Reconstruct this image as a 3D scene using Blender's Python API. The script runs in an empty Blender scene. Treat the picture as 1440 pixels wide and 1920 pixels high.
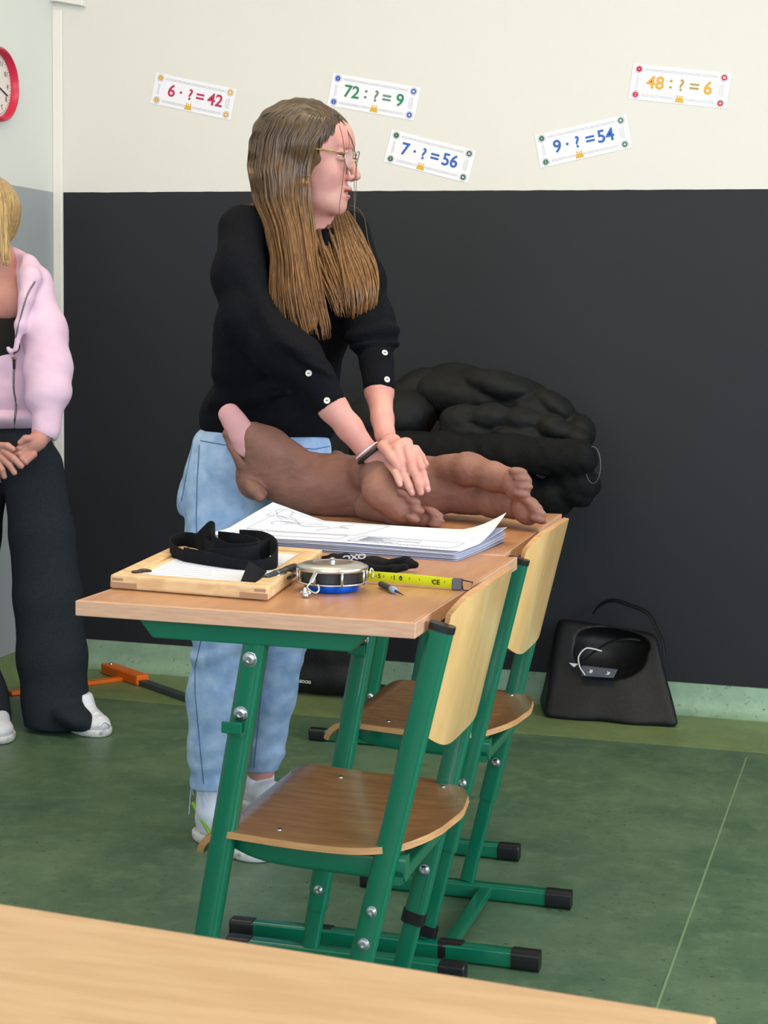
import bpy, bmesh, math, random
import numpy as np
from mathutils import Vector, Matrix, Euler
random.seed(7); rng = np.random.RandomState(5)
SC = bpy.context.scene
COL = SC.collection

# ---------------------------------------------------------------- camera
F_PX, PITCH, ROLL, YAW, CAM_H = 3167.4, .1103, .0176, -.2728, 1.1569
_cp, _sp = math.cos(PITCH), math.sin(PITCH)
FW = np.array([math.sin(YAW)*_cp, math.cos(YAW)*_cp, -_sp])
_R = np.array([math.cos(YAW), -math.sin(YAW), 0.0]); _U = np.cross(_R, FW)
RT = math.cos(ROLL)*_R + math.sin(ROLL)*_U
UP = -math.sin(ROLL)*_R + math.cos(ROLL)*_U
CAM = np.array([0, 0, CAM_H])
cd = bpy.data.cameras.new('camera'); cam = bpy.data.objects.new('camera', cd); COL.objects.link(cam)
M = Matrix(((RT[0], UP[0], -FW[0], 0), (RT[1], UP[1], -FW[1], 0), (RT[2], UP[2], -FW[2], CAM_H), (0, 0, 0, 1)))
cam.matrix_world = M
cd.sensor_fit = 'VERTICAL'; cd.sensor_height = 24; cd.lens = F_PX*24/1920
cd.clip_start = .05
cd.dof.use_dof = True; cd.dof.focus_distance = 3.3; cd.dof.aperture_fstop = 16
SC.camera = cam

# ---------------------------------------------------------------- light
W = bpy.data.worlds.new('world'); SC.world = W; W.use_nodes = True
bg = W.node_tree.nodes['Background']; bg.inputs[0].default_value = (.78, .88, 1, 1); bg.inputs[1].default_value = 1.2
def area(name, loc, target, sx, sy, power, col):
    l = bpy.data.lights.new(name, 'AREA'); l.shape = 'RECTANGLE'; l.size = sx; l.size_y = sy; l.energy = power; l.color = col
    o = bpy.data.objects.new(name, l); COL.objects.link(o); o.location = loc
    d = Vector(target)-Vector(loc); o.rotation_euler = d.to_track_quat('-Z', 'Y').to_euler()
    return o
area('window_daylight', (3.1, 1.5, 1.75), (-1, 2.4, 1.0), 3.6, 1.5, 230, (.80, .89, 1))
area('rear_window_daylight', (-.2, -2.6, 1.75), (-1, 3, 1.0), 3.2, 1.5, 150, (.80, .88, 1))
area('ceiling_lamp_light', (-1.0, 3.1, 2.98), (-1.0, 3.3, 0), 2.6, .35, 48, (1, .80, .55))
SC.view_settings.view_transform = 'Standard'; SC.view_settings.look = 'None'
SC.view_settings.exposure = 0; SC.view_settings.gamma = 1; SC.view_settings.use_curve_mapping = False

# ---------------------------------------------------------------- helpers
def P(px, py, y):
    """point of the place seen at that spot of the photo, at distance y into the room"""
    d = FW + RT*(px-720)/F_PX - UP*(py-960)/F_PX
    return CAM + d*(y/d[1])
def PZ(px, py, z):
    d = FW + RT*(px-720)/F_PX - UP*(py-960)/F_PX
    return CAM + d*((z-CAM_H)/d[2])
def rp(px, p):                       # pixels -> metres at point p
    return px*float((np.array(p)-CAM) @ FW)/F_PX

def lin(c):
    return tuple(((v/255)/12.92 if v/255 <= .04045 else ((v/255+.055)/1.055)**2.4) for v in c)+(1,)
MATS = {}
def mat(name, col, rough=.5, metal=0, col2=None, scale=20, stretch=(1, 1, 1), bump=0, bscale=None, detail=4, spec=.5, coat=0,
        sheen=0, trans=0, ior=1.45, alpha=1, sss=0, lo=.35, hi=.65, coord='Object', emit=0):
    if name in MATS: return MATS[name]
    m = bpy.data.materials.new(name); m.use_nodes = True; nt = m.node_tree; b = nt.nodes['Principled BSDF']
    b.inputs['Base Color'].default_value = lin(col); b.inputs['Roughness'].default_value = rough; b.inputs['Metallic'].default_value = metal
    b.inputs['Specular IOR Level'].default_value = spec; b.inputs['Coat Weight'].default_value = coat; b.inputs['Coat Roughness'].default_value = .12
    b.inputs['Sheen Weight'].default_value = sheen; b.inputs['Transmission Weight'].default_value = trans; b.inputs['IOR'].default_value = ior
    b.inputs['Alpha'].default_value = alpha
    if sss: b.inputs['Subsurface Weight'].default_value = sss; b.inputs['Subsurface Scale'].default_value = .01
    if emit: b.inputs['Emission Color'].default_value = lin(col); b.inputs['Emission Strength'].default_value = emit
    tc = nt.nodes.new('ShaderNodeTexCoord'); mp = nt.nodes.new('ShaderNodeMapping'); mp.inputs['Scale'].default_value = stretch
    nt.links.new(tc.outputs[coord], mp.inputs['Vector'])
    if col2:
        n = nt.nodes.new('ShaderNodeTexNoise'); n.inputs['Scale'].default_value = scale; n.inputs['Detail'].default_value = detail
        r = nt.nodes.new('ShaderNodeValToRGB'); r.color_ramp.elements[0].position = lo; r.color_ramp.elements[1].position = hi
        r.color_ramp.elements[0].color = lin(col); r.color_ramp.elements[1].color = lin(col2)
        nt.links.new(mp.outputs[0], n.inputs['Vector']); nt.links.new(n.outputs[0], r.inputs[0]); nt.links.new(r.outputs[0], b.inputs['Base Color'])
    if bump:
        n2 = nt.nodes.new('ShaderNodeTexNoise'); n2.inputs['Scale'].default_value = bscale or scale; n2.inputs['Detail'].default_value = 5
        bp = nt.nodes.new('ShaderNodeBump'); bp.inputs['Strength'].default_value = bump; bp.inputs['Distance'].default_value = .004
        nt.links.new(mp.outputs[0], n2.inputs['Vector']); nt.links.new(n2.outputs[0], bp.inputs['Height']); nt.links.new(bp.outputs[0], b.inputs['Normal'])
    MATS[name] = m
    return m

WORG = {}
def link(name, me, parent=None, loc=(0, 0, 0)):
    o = bpy.data.objects.new(name, me); COL.objects.link(o)
    if parent is not None:
        o.parent = parent; WORG[o.name] = WORG[parent.name]
    else:
        o.location = loc; WORG[o.name] = np.array(loc, float)
    return o
def thing(name, label, cat, loc=(0, 0, 0), rotz=0, group=None):
    o = link(name, None, None, loc); o.empty_display_size = .05; o.rotation_euler = (0, 0, rotz)
    o['label'] = label; o['category'] = cat
    if group: o['group'] = group
    return o
def tag(o, label, cat, group=None):
    o['label'] = label; o['category'] = cat
    if group: o['group'] = group
    return o
def mesh_obj(name, V, Fc, m, parent=None, loc=(0, 0, 0), smooth=True, local=False, auto=None):
    """V in world coordinates (or local ones with local=True)"""
    org = np.zeros(3) if local else (WORG[parent.name] if parent is not None else np.array(loc, float))
    me = bpy.data.meshes.new(name)
    V = np.asarray(V, float)-org
    me.from_pydata(V.tolist(), [], [list(map(int, f)) for f in Fc]) if not isinstance(Fc, np.ndarray) else None
    if isinstance(Fc, np.ndarray):
        me.vertices.add(len(V)); me.vertices.foreach_set('co', V.astype(np.float32).ravel())
        n = Fc.shape[1]; me.loops.add(Fc.size); me.loops.foreach_set('vertex_index', Fc.astype(np.int32).ravel())
        me.polygons.add(len(Fc)); me.polygons.foreach_set('loop_start', np.arange(0, Fc.size, n, dtype=np.int32))
        me.update(calc_edges=True)
    for mm in (m if isinstance(m, (list, tuple)) else [m]): me.materials.append(mm)
    if smooth: me.polygons.foreach_set('use_smooth', [True]*len(me.polygons))
    me.validate(); me.update()
    o = link(name, me, parent, loc)
    if auto is not None:
        try: me.set_sharp_from_angle(angle=math.radians(auto))
        except Exception: pass
    return o

class MB:
    """collects shapes into ONE mesh"""
    def __init__(s): s.v = []; s.f = []
    def add(s, V, Fc):
        n = len(s.v); s.v += [tuple(map(float, p)) for p in V]; s.f += [tuple(int(i)+n for i in f) for f in Fc]; return s
    def hexa(s, c8):
        return s.add(c8, [(0, 3, 2, 1), (4, 5, 6, 7), (0, 1, 5, 4), (1, 2, 6, 5), (2, 3, 7, 6), (3, 0, 4, 7)])
    def box(s, a, b, R=None, c=None):
        x0, y0, z0 = a; x1, y1, z1 = b
        pts = [(x0, y0, z0), (x1, y0, z0), (x1, y1, z0), (x0, y1, z0), (x0, y0, z1), (x1, y0, z1), (x1, y1, z1), (x0, y1, z1)]
        if R is not None: pts = [np.array(R) @ np.array(p)+np.array(c if c is not None else (0, 0, 0)) for p in pts]
        return s.hexa(pts)
    def sweep(s, path, prof, up=(0, 0, 1), cap=True, radii=None, closed=False):
        """prof: list of 2D points swept along the path; radii scales it"""
        path = [np.array(p, float) for p in path]; n = len(path); k = len(prof); V = []
        u = np.array(up, float); prev = None
        for i, p in enumerate(path):
            if closed: t = path[(i+1) % n]-path[i-1]
            else: t = path[min(i+1, n-1)]-path[max(i-1, 0)]
            t = t/(np.linalg.norm(t)+1e-12)
            a = np.cross(t, u)
            if np.linalg.norm(a) < 1e-3: a = prev if prev is not None else np.cross(t, (1, 0.01, 0))
            a = a/np.linalg.norm(a)
            if prev is not None and up is None: a = prev
            b = np.cross(a, t); prev = a
            r = 1 if radii is None else radii[i]
            for q in prof: V.append(p+a*q[0]*r+b*q[1]*r)
        Fc = []
        for i in range(n if closed else n-1):
            j = (i+1) % n
            for q in range(k): Fc.append((i*k+q, i*k+(q+1) % k, j*k+(q+1) % k, j*k+q))
        if cap and not closed: Fc.append(tuple(range(k-1, -1, -1))); Fc.append(tuple((n-1)*k+q for q in range(k)))
        return s.add(V, Fc)
    def tube(s, path, r, n=10, radii=None, closed=False, up=(0, 0, 1)):
        return s.sweep(path, [(r*math.cos(2*math.pi*i/n), r*math.sin(2*math.pi*i/n)) for i in range(n)], up=up, radii=radii, closed=closed)
    def oval(s, path, w, h, rr=.35, up=(0, 0, 1), n=4):
        """rounded rectangle tube w (sideways) x h (up)"""
        return s.sweep(path, rrect(w, h, min(w, h)*rr, n), up=up)
    def lathe(s, prof, c=(0, 0, 0), n=32, axis='z', R=None, cap=True):
        V = []
        for r, z in prof:
            for i in range(n):
                a = 2*math.pi*i/n; p = np.array((r*math.cos(a), r*math.sin(a), z))
                if R is not None: p = np.array(R) @ p
                V.append(p+np.array(c))
        Fc = [(j*n+i, j*n+(i+1) % n, (j+1)*n+(i+1) % n, (j+1)*n+i) for j in range(len(prof)-1) for i in range(n)]
        if cap: Fc.append(tuple(range(n-1, -1, -1))); Fc.append(tuple((len(prof)-1)*n+i for i in range(n)))
        return s.add(V, Fc)
    def prism(s, poly, vec):
        k = len(poly); V = [np.array(p, float) for p in poly]; V += [p+np.array(vec) for p in V[:k]]
        return s.add(V, [tuple(range(k-1, -1, -1)), tuple(range(k, 2*k))]+[(i, (i+1) % k, (i+1) % k+k, i+k) for i in range(k)])
    def sheet(s, fn, nu, nv, th):
        """fn(u,v)->point; solid of thickness th along the surface normal, closed rim"""
        G = np.array([[fn(i/nu, j/nv) for j in range(nv+1)] for i in range(nu+1)], float)
        du = np.gradient(G, axis=0); dv = np.gradient(G, axis=1); N = np.cross(du, dv); N /= np.linalg.norm(N, axis=2, keepdims=True)+1e-12
        A = (G+N*th/2).reshape(-1, 3); B = (G-N*th/2).reshape(-1, 3); n = len(A); w = nv+1; Fc = []
        for i in range(nu):
            for j in range(nv):
                a, b, c, d = i*w+j, i*w+j+1, (i+1)*w+j+1, (i+1)*w+j
                Fc.append((a, d, c, b)); Fc.append((a+n, b+n, c+n, d+n))
        for i in range(nu): 
            a, b = i*w, (i+1)*w; Fc.append((a, a+n, b+n, b)); a, b = i*w+nv, (i+1)*w+nv; Fc.append((a, b, b+n, a+n))
        for j in range(nv):
            a, b = j, j+1; Fc.append((a, b, b+n, a+n)); a, b = nu*w+j, nu*w+j+1; Fc.append((a, a+n, b+n, b))
        return s.add(np.vstack([A, B]), Fc)
    def obj(s, name, m, parent=None, loc=(0, 0, 0), smooth=False, bevel=0, seg=2, auto=None, local=False, fix=True):
        o = mesh_obj(name, s.v, s.f, m, parent, loc, smooth, local=local)
        if fix:
            bm = bmesh.new(); bm.from_mesh(o.data); bmesh.ops.recalc_face_normals(bm, faces=bm.faces); bm.to_mesh(o.data); bm.free()
        if auto is not None: o.data.set_sharp_from_angle(angle=math.radians(auto))
        if bevel:
            b = o.modifiers.new('b', 'BEVEL'); b.width = bevel; b.segments = seg; b.limit_method = 'ANGLE'; b.angle_limit = math.radians(40)
        return o
def rrect(w, h, r, n=4):
    out = []
    for cx, cy, a0 in ((w/2-r, h/2-r, 0), (-w/2+r, h/2-r, 90), (-w/2+r, -h/2+r, 180), (w/2-r, -h/2+r, 270)):
        for i in range(n+1):
            a = math.radians(a0+90*i/n); out.append((cx+r*math.cos(a), cy+r*math.sin(a)))
    return out
def structure(name, mb, m, **k):
    o = mb.obj(name, m, **k); o['kind'] = 'structure'; return o
def copy_tree(o, parent=None):
    c = o.copy(); COL.objects.link(c); c.parent = parent; WORG[c.name] = WORG.get(o.name, np.zeros(3))
    for ch in list(o.children): copy_tree(ch, c)
    return c
def catmull(pts, n=6):
    pts = [np.array(p, float) for p in pts]; out = []
    for i in range(len(pts)-1):
        p0 = pts[max(i-1, 0)]; p1 = pts[i]; p2 = pts[i+1]; p3 = pts[min(i+2, len(pts)-1)]
        for k in range(n):
            t = k/n; out.append(.5*((2*p1)+(-p0+p2)*t+(2*p0-5*p1+4*p2-p3)*t*t+(-p0+3*p1-3*p2+p3)*t**3))
    out.append(pts[-1]); return out

# ---- smooth solids from blended cones and ellipsoids -------------------------------
def cone(A, B, ra, rb=None, k=.01): return ('c', np.array(A, float), np.array(B, float), ra, ra if rb is None else rb, k)
def ell(C, r, R=None, k=.01): return ('e', np.array(C, float), np.array(r, float), np.eye(3) if R is None else np.array(R, float), k)
def cut(C, r, R=None, k=.004): return ('x', np.array(C, float), np.array(r, float), np.eye(3) if R is None else np.array(R, float), k)
def chain(pts, rs, k=.01): return [cone(pts[i], pts[i+1], rs[i], rs[i+1], k) for i in range(len(pts)-1)]
def rot(z=0, y=0, x=0): return np.array(Euler((math.radians(x), math.radians(y), math.radians(z)), 'XYZ').to_matrix())
def wobble(Pt, amp, freq, seed, stretch=(1, 1, 1)):
    r = np.random.RandomState(seed); d = 0
    for i in range(6):
        v = r.normal(size=3); v /= np.linalg.norm(v); v = v*np.array(stretch)*freq*(1+.35*i); w = r.normal(size=3); w /= np.linalg.norm(w); w = w*freq*.6
        d = d+np.sin(Pt @ v+1.7*np.sin(Pt @ w+i)+r.rand()*6)/(1+.4*i)
    return d*amp/2.2
def solid(prims, h, disp=None, planes=None, fn=None):
    lo = np.full(3, 1e9); hi = -lo
    for p in prims:
        if p[0] == 'x': continue
        if p[0] == 'c': m = max(p[3], p[4]); a = np.minimum(p[1], p[2])-m; b = np.maximum(p[1], p[2])+m
        else: m = np.max(p[2]); a = p[1]-m; b = p[1]+m
        lo = np.minimum(lo, a); hi = np.maximum(hi, b)
    lo -= 4*h; hi += 4*h; n = np.ceil((hi-lo)/h).astype(int)+1
    D = np.full(n, .05, np.float32)
    ax = [lo[i]+h*np.arange(n[i]) for i in range(3)]
    for p in prims:
        k = p[5] if p[0] == 'c' else p[4]; pad = 3*k+3*h
        if p[0] == 'c': m = max(p[3], p[4]); a = np.minimum(p[1], p[2])-m-pad; b = np.maximum(p[1], p[2])+m+pad
        else: m = np.max(p[2]); a = p[1]-m-pad; b = p[1]+m+pad
        i0 = np.clip(np.floor((a-lo)/h).astype(int), 0, n-1); i1 = np.clip(np.ceil((b-lo)/h).astype(int)+1, 1, n)
        sl = tuple(slice(i0[i], i1[i]) for i in range(3))
        X = np.stack(np.meshgrid(ax[0][sl[0]], ax[1][sl[1]], ax[2][sl[2]], indexing='ij'), -1)
        if p[0] == 'c':
            AB = p[2]-p[1]; t = np.clip(((X-p[1]) @ AB)/max(AB @ AB, 1e-12), 0, 1)
            d = np.linalg.norm(X-p[1]-t[..., None]*AB, axis=-1)-(p[3]+(p[4]-p[3])*t)
        else:
            Q = (X-p[1]) @ p[3]; k0 = np.linalg.norm(Q/p[2], axis=-1); k1 = np.linalg.norm(Q/(p[2]**2), axis=-1)+1e-9
            d = k0*(k0-1)/k1
        if p[0] == 'x': a_ = -D[sl]; b_ = d
        else: a_ = D[sl]; b_ = d
        if k > 0: hh = np.maximum(k-np.abs(a_-b_), 0)/k; r = np.minimum(a_, b_)-hh*hh*k*.25
        else: r = np.minimum(a_, b_)
        D[sl] = -r if p[0] == 'x' else r
    if disp or planes:
        near = np.argwhere(np.abs(D) < (.03 if disp else 9))
        Xn = lo+near*h
        v = D[near[:, 0], near[:, 1], near[:, 2]]
        if disp: v = v+disp(Xn)
        if planes:
            for (pt, nv) in planes: v = np.maximum(v, (Xn-np.array(pt)) @ np.array(nv))
        D[near[:, 0], near[:, 1], near[:, 2]] = v
    if fn is not None:
        near = np.argwhere(D < .02); v = D[near[:, 0], near[:, 1], near[:, 2]]; D[near[:, 0], near[:, 1], near[:, 2]] = np.maximum(v, fn(lo+near*h))
    D[0] = D[-1] = .05; D[:, 0] = D[:, -1] = .05; D[:, :, 0] = D[:, :, -1] = .05
    S = D < 0
    cells = np.zeros(np.array(D.shape)-1, bool); cnt = np.zeros(cells.shape, np.int8)
    for c in range(8):
        o = ((c >> 0) & 1, (c >> 1) & 1, (c >> 2) & 1)
        cnt += S[o[0]:S.shape[0]-1+o[0], o[1]:S.shape[1]-1+o[1], o[2]:S.shape[2]-1+o[2]]
    cells = (cnt > 0) & (cnt < 8); idx = np.full(cells.shape, -1, np.int64); C = np.argwhere(cells); idx[tuple(C.T)] = np.arange(len(C))
    acc = np.zeros((len(C), 3)); num = np.zeros(len(C))
    offs = [np.array(((c >> 0) & 1, (c >> 1) & 1, (c >> 2) & 1)) for c in range(8)]
    for a in range(8):
        for b in range(a+1, 8):
            if np.abs(offs[a]-offs[b]).sum() != 1: continue
            da = D[tuple((C+offs[a]).T)]; db = D[tuple((C+offs[b]).T)]; m = (da < 0) != (db < 0)
            t = np.where(m, da/(da-db+1e-20), 0)
            pt = offs[a]+t[:, None]*(offs[b]-offs[a]); acc[m] += pt[m]; num[m] += 1
    V = lo+(C+acc/num[:, None])*h
    Q = []
    for axx in range(3):
        u, w = [(1, 2), (2, 0), (0, 1)][axx]
        s0 = [slice(1, -1)]*3; s0[axx] = slice(0, -1); s1 = list(s0); s1[axx] = slice(1, None)
        A = S[tuple(s0)]; B = S[tuple(s1)]; E = np.argwhere(A != B); off = np.ones(3, int); off[axx] = 0
        E = E+off; fl = S[tuple(E.T)]
        e = lambda du, dw: idx[tuple((E-np.eye(3, dtype=int)[u]*du-np.eye(3, dtype=int)[w]*dw).T)]
        q = np.stack([e(1, 1), e(0, 1), e(0, 0), e(1, 0)], 1)
        q[~fl] = q[~fl][:, ::-1]
        Q.append(q)
    Q = np.vstack(Q); Q = Q[(Q >= 0).all(1)]
    return V, Q
def join_meshes(parts):
    V = []; Fq = []; n = 0
    for v, q in parts: V.append(v); Fq.append(q+n); n += len(v)
    return np.vstack(V), np.vstack(Fq)
def text_mesh(s, size, depth=.0006, bold=.0, align='CENTER'):
    c = bpy.data.curves.new('t', 'FONT'); c.body = s; c.size = size; c.extrude = depth/2; c.offset = bold; c.align_x = align; c.align_y = 'CENTER'; c.resolution_u = 4
    o = bpy.data.objects.new('t', c); COL.objects.link(o); dg = bpy.context.evaluated_depsgraph_get(); dg.update()
    me = o.evaluated_get(dg).to_mesh(); V = np.array([v.co[:] for v in me.vertices]) if len(me.vertices) else np.zeros((0, 3)); Fc = [tuple(p.vertices) for p in me.polygons]
    o.evaluated_get(dg).to_mesh_clear(); bpy.data.objects.remove(o); bpy.data.curves.remove(c)
    return V, Fc

from mathutils.bvhtree import BVHTree
def bvh(V, Qd): return BVHTree.FromPolygons([tuple(v) for v in V], [tuple(map(int, q)) for q in Qd])
def hit(px, py, *bv):
    """first surface met along the sight line, to lay small details on a modelled surface"""
    best = None; d = Vector(FW+RT*(px-720)/F_PX-UP*(py-960)/F_PX).normalized()
    for b in bv:
        r = b.ray_cast(Vector(CAM), d)
        if r[0] is not None and (best is None or r[3] < best[1]): best = (np.array(r[0]), r[3], np.array(r[1]))
    return best

# ---------------------------------------------------------------- materials
GREEN = mat('green_paint', (0, 98, 70), rough=.28, coat=.5, spec=.5, bump=.03, bscale=300)
BLACKP = mat('black_plastic', (18, 18, 20), rough=.4)
STEEL = mat('zinc_steel', (190, 192, 200), rough=.25, metal=1)
DESK = mat('beech_laminate', (174, 124, 88), rough=.33, col2=(186, 136, 98), scale=5, stretch=(9, 1.2, 9), spec=.45)
DESKEDGE = mat('beech_edge', (208, 164, 134), rough=.35, col2=(196, 150, 122), scale=8, stretch=(3, 3, 30))
SEATW = mat('seat_plywood', (150, 104, 64), rough=.25, col2=(168, 120, 76), scale=6, stretch=(2, 10, 2), coat=.5)
BACKW = mat('birch_plywood', (206, 164, 104), rough=.28, col2=(216, 176, 118), scale=5, stretch=(2, 8, 2), coat=.35)
PLYEDGE = mat('plywood_edge', (196, 148, 98), rough=.45, col2=(170, 122, 78), scale=10, stretch=(2, 2, 60))
PAPER = mat('paper', (216, 219, 230), rough=.8)

# ---------------------------------------------------------------- the room
XL, YB, XR, YR, HC = -2.5765, 5.1222, 2.9, -2.5, 3.15
def wall_mat(name, low, up, zt, axis_note=None, ragged=.002, black=False):
    m = bpy.data.materials.new(name); m.use_nodes = True; nt = m.node_tree; b = nt.nodes['Principled BSDF']
    g = nt.nodes.new('ShaderNodeNewGeometry'); sx = nt.nodes.new('ShaderNodeSeparateXYZ'); nt.links.new(g.outputs['Position'], sx.inputs[0])
    n = nt.nodes.new('ShaderNodeTexNoise'); n.inputs['Scale'].default_value = 14; n.inputs['Detail'].default_value = 3; nt.links.new(g.outputs['Position'], n.inputs['Vector'])
    ma = nt.nodes.new('ShaderNodeMath'); ma.operation = 'MULTIPLY_ADD'; ma.inputs[1].default_value = ragged*2; ma.inputs[2].default_value = zt-ragged; nt.links.new(n.outputs[0], ma.inputs[0])
    lt = nt.nodes.new('ShaderNodeMath'); lt.operation = 'GREATER_THAN'; nt.links.new(sx.outputs[2], lt.inputs[0]); nt.links.new(ma.outputs[0], lt.inputs[1])
    n2 = nt.nodes.new('ShaderNodeTexNoise'); n2.inputs['Scale'].default_value = 1.6; n2.inputs['Detail'].default_value = 5; nt.links.new(g.outputs['Position'], n2.inputs['Vector'])
    mm = nt.nodes.new('ShaderNodeMix'); mm.data_type = 'RGBA'; mm.inputs[6].default_value = lin(low[0]); mm.inputs[7].default_value = lin(low[1]); nt.links.new(n2.outputs[0], mm.inputs[0])
    mx = nt.nodes.new('ShaderNodeMix'); mx.data_type = 'RGBA'; nt.links.new(lt.outputs[0], mx.inputs[0]); nt.links.new(mm.outputs[2], mx.inputs[6]); mx.inputs[7].default_value = lin(up)
    nt.links.new(mx.outputs[2], b.inputs['Base Color']); b.inputs['Roughness'].default_value = .7
    n3 = nt.nodes.new('ShaderNodeTexNoise'); n3.inputs['Scale'].default_value = 260; nt.links.new(g.outputs['Position'], n3.inputs['Vector'])
    n4 = nt.nodes.new('ShaderNodeTexNoise'); n4.inputs['Scale'].default_value = 9; n4.inputs['Detail'].default_value = 4; nt.links.new(g.outputs['Position'], n4.inputs['Vector'])
    ad = nt.nodes.new('ShaderNodeMath'); ad.operation = 'MULTIPLY_ADD'; ad.inputs[1].default_value = .25; nt.links.new(n3.outputs[0], ad.inputs[0]); nt.links.new(n4.outputs[0], ad.inputs[2])
    bp = nt.nodes.new('ShaderNodeBump'); bp.inputs['Strength'].default_value = .12; bp.inputs['Distance'].default_value = .004; nt.links.new(ad.outputs[0], bp.inputs['Height']); nt.links.new(bp.outputs[0], b.inputs['Normal'])
    return m
WHITE_UP = (217, 213, 206)
MW_BACK = wall_mat('back_wall_paint', ((15, 17, 23), (22, 24, 31)), WHITE_UP, 1.5703, black=True)
MW_LEFT = wall_mat('left_wall_paint', ((150, 156, 158), (162, 168, 170)), (214, 217, 210), 1.5703)
MW_OTHER = mat('white_wall_paint', (222, 219, 212), rough=.75)
def floor_mat(name, cols, dark=(30, 52, 40)):
    m = bpy.data.materials.new(name); m.use_nodes = True; nt = m.node_tree; b = nt.nodes['Principled BSDF']
    g = nt.nodes.new('ShaderNodeNewGeometry')
    def noise(s, d, lo, hi, a, c, r=.6):
        n = nt.nodes.new('ShaderNodeTexNoise'); n.inputs['Scale'].default_value = s; n.inputs['Detail'].default_value = d; n.inputs['Roughness'].default_value = r
        nt.links.new(g.outputs['Position'], n.inputs['Vector']); rr = nt.nodes.new('ShaderNodeValToRGB'); rr.color_ramp.elements[0].position = lo; rr.color_ramp.elements[1].position = hi
        rr.color_ramp.elements[0].color = a; rr.color_ramp.elements[1].color = c; nt.links.new(n.outputs[0], rr.inputs[0]); return rr
    a = noise(3.2, 9, .36, .66, lin(cols[0]), lin(cols[1]), .72)
    c = noise(75, 3, .62, .72, (0, 0, 0, 1), (1, 1, 1, 1))
    e = noise(16, 6, .5, .7, (0, 0, 0, 1), (.55, .55, .55, 1), .7)
    mx = nt.nodes.new('ShaderNodeMix'); mx.data_type = 'RGBA'; nt.links.new(c.outputs[0], mx.inputs[0]); nt.links.new(a.outputs[0], mx.inputs[6]); mx.inputs[7].default_value = lin(dark)
    mx2 = nt.nodes.new('ShaderNodeMix'); mx2.data_type = 'RGBA'; nt.links.new(e.outputs[0], mx2.inputs[0]); nt.links.new(mx.outputs[2], mx2.inputs[6]); mx2.inputs[7].default_value = lin(cols[2])
    nt.links.new(mx2.outputs[2], b.inputs['Base Color']); b.inputs['Roughness'].default_value = .42; b.inputs['Specular IOR Level'].default_value = .4
    return m
FLOORM = floor_mat('dark_green_linoleum', ((66, 92, 70), (92, 114, 86), (106, 128, 100)))
STRIPM = floor_mat('light_green_linoleum', ((100, 118, 76), (118, 136, 88), (128, 146, 102)), (62, 82, 54))
COVEM = floor_mat('grey_green_linoleum', ((120, 150, 124), (144, 172, 146), (160, 184, 160)), (76, 104, 84))
YS = 4.68
structure('floor', MB().box((XL-.1, YR-.1, -.06), (XR+.1, YB+.1, 0)), FLOORM)
structure('trim_1', MB().box((XL, YS, 0), (XR, YB, .0012)), STRIPM)
def cove(pts_dir):
    prof = [(0, 0), (.058, .0)]
    return prof
mb = MB(); pr = [(0, .0), (.06, .0)]+[(.06-.048*math.sin(math.radians(a)), .0015+.05*(1-math.cos(math.radians(a)))) for a in range(0, 91, 15)]+[(.008, .0903), (0, .0903)]
mb.prism([(XL, YB-p[0], p[1]) for p in pr], (XR-XL, 0, 0)); structure('baseboard_back', mb, COVEM, smooth=True, auto=50)
mb = MB(); mb.prism([(XL+p[0], YR, p[1]) for p in pr], (0, YB-YR, 0)); structure('baseboard_left', mb, STRIPM, smooth=True, auto=50)
structure('wall_back', MB().box((XL-.1, YB, 0), (XR+.1, YB+.1, HC)), MW_BACK)
structure('wall_left', MB().box((XL-.1, YR-.1, 0), (XL, YB, HC)), MW_LEFT)
structure('ceiling', MB().box((XL-.1, YR-.1, HC), (XR+.1, YB+.1, HC+.1)), mat('ceiling_paint', (232, 226, 212), rough=.8))
WY0, WY1, WZ0, WZ1 = -.5, 3.5, .9, 2.6
structure('wall_right', MB().box((XR, YR-.1, 0), (XR+.1, YB, WZ0)).box((XR, YR-.1, WZ1), (XR+.1, YB, HC)).box((XR, YR-.1, WZ0), (XR+.1, WY0, WZ1)).box((XR, WY1, WZ0), (XR+.1, YB, WZ1)), MW_OTHER)
RX0, RX1 = -2.0, 1.6
structure('wall_rear', MB().box((XL, YR-.1, 0), (XR, YR, WZ0)).box((XL, YR-.1, WZ1), (XR, YR, HC)).box((XL, YR-.1, WZ0), (RX0, YR, WZ1)).box((RX1, YR-.1, WZ0), (XR, YR, WZ1)), MW_OTHER)
FRM = mat('white_window_frame', (235, 235, 232), rough=.4); GLS = mat('window_glass', (255, 255, 255), rough=0, alpha=.08)
for i, (ax, lo, hi) in enumerate((('y', WY0, WY1), ('x', RX0, RX1))):
    f = MB(); g = MB(); k = 4
    for q in range(k+1):
        t = lo+(hi-lo)*q/k
        if ax == 'y': f.box((XR+.02, t-.03, WZ0), (XR+.08, t+.03, WZ1))
        else: f.box((t-.03, YR-.08, WZ0), (t+.03, YR-.02, WZ1))
    for z in (WZ0, WZ1-.06):
        if ax == 'y': f.box((XR+.02, lo, z), (XR+.08, hi, z+.06))
        else: f.box((lo, YR-.08, z), (hi, YR-.02, z+.06))
    if ax == 'y': g.box((XR+.045, lo, WZ0), (XR+.05, hi, WZ1))
    else: g.box((lo, YR-.05, WZ0), (hi, YR-.045, WZ1))
    w = structure('window_%d' % (i+1), f, FRM); o = g.obj('pane', GLS, w)
    o.visible_shadow = True
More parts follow.
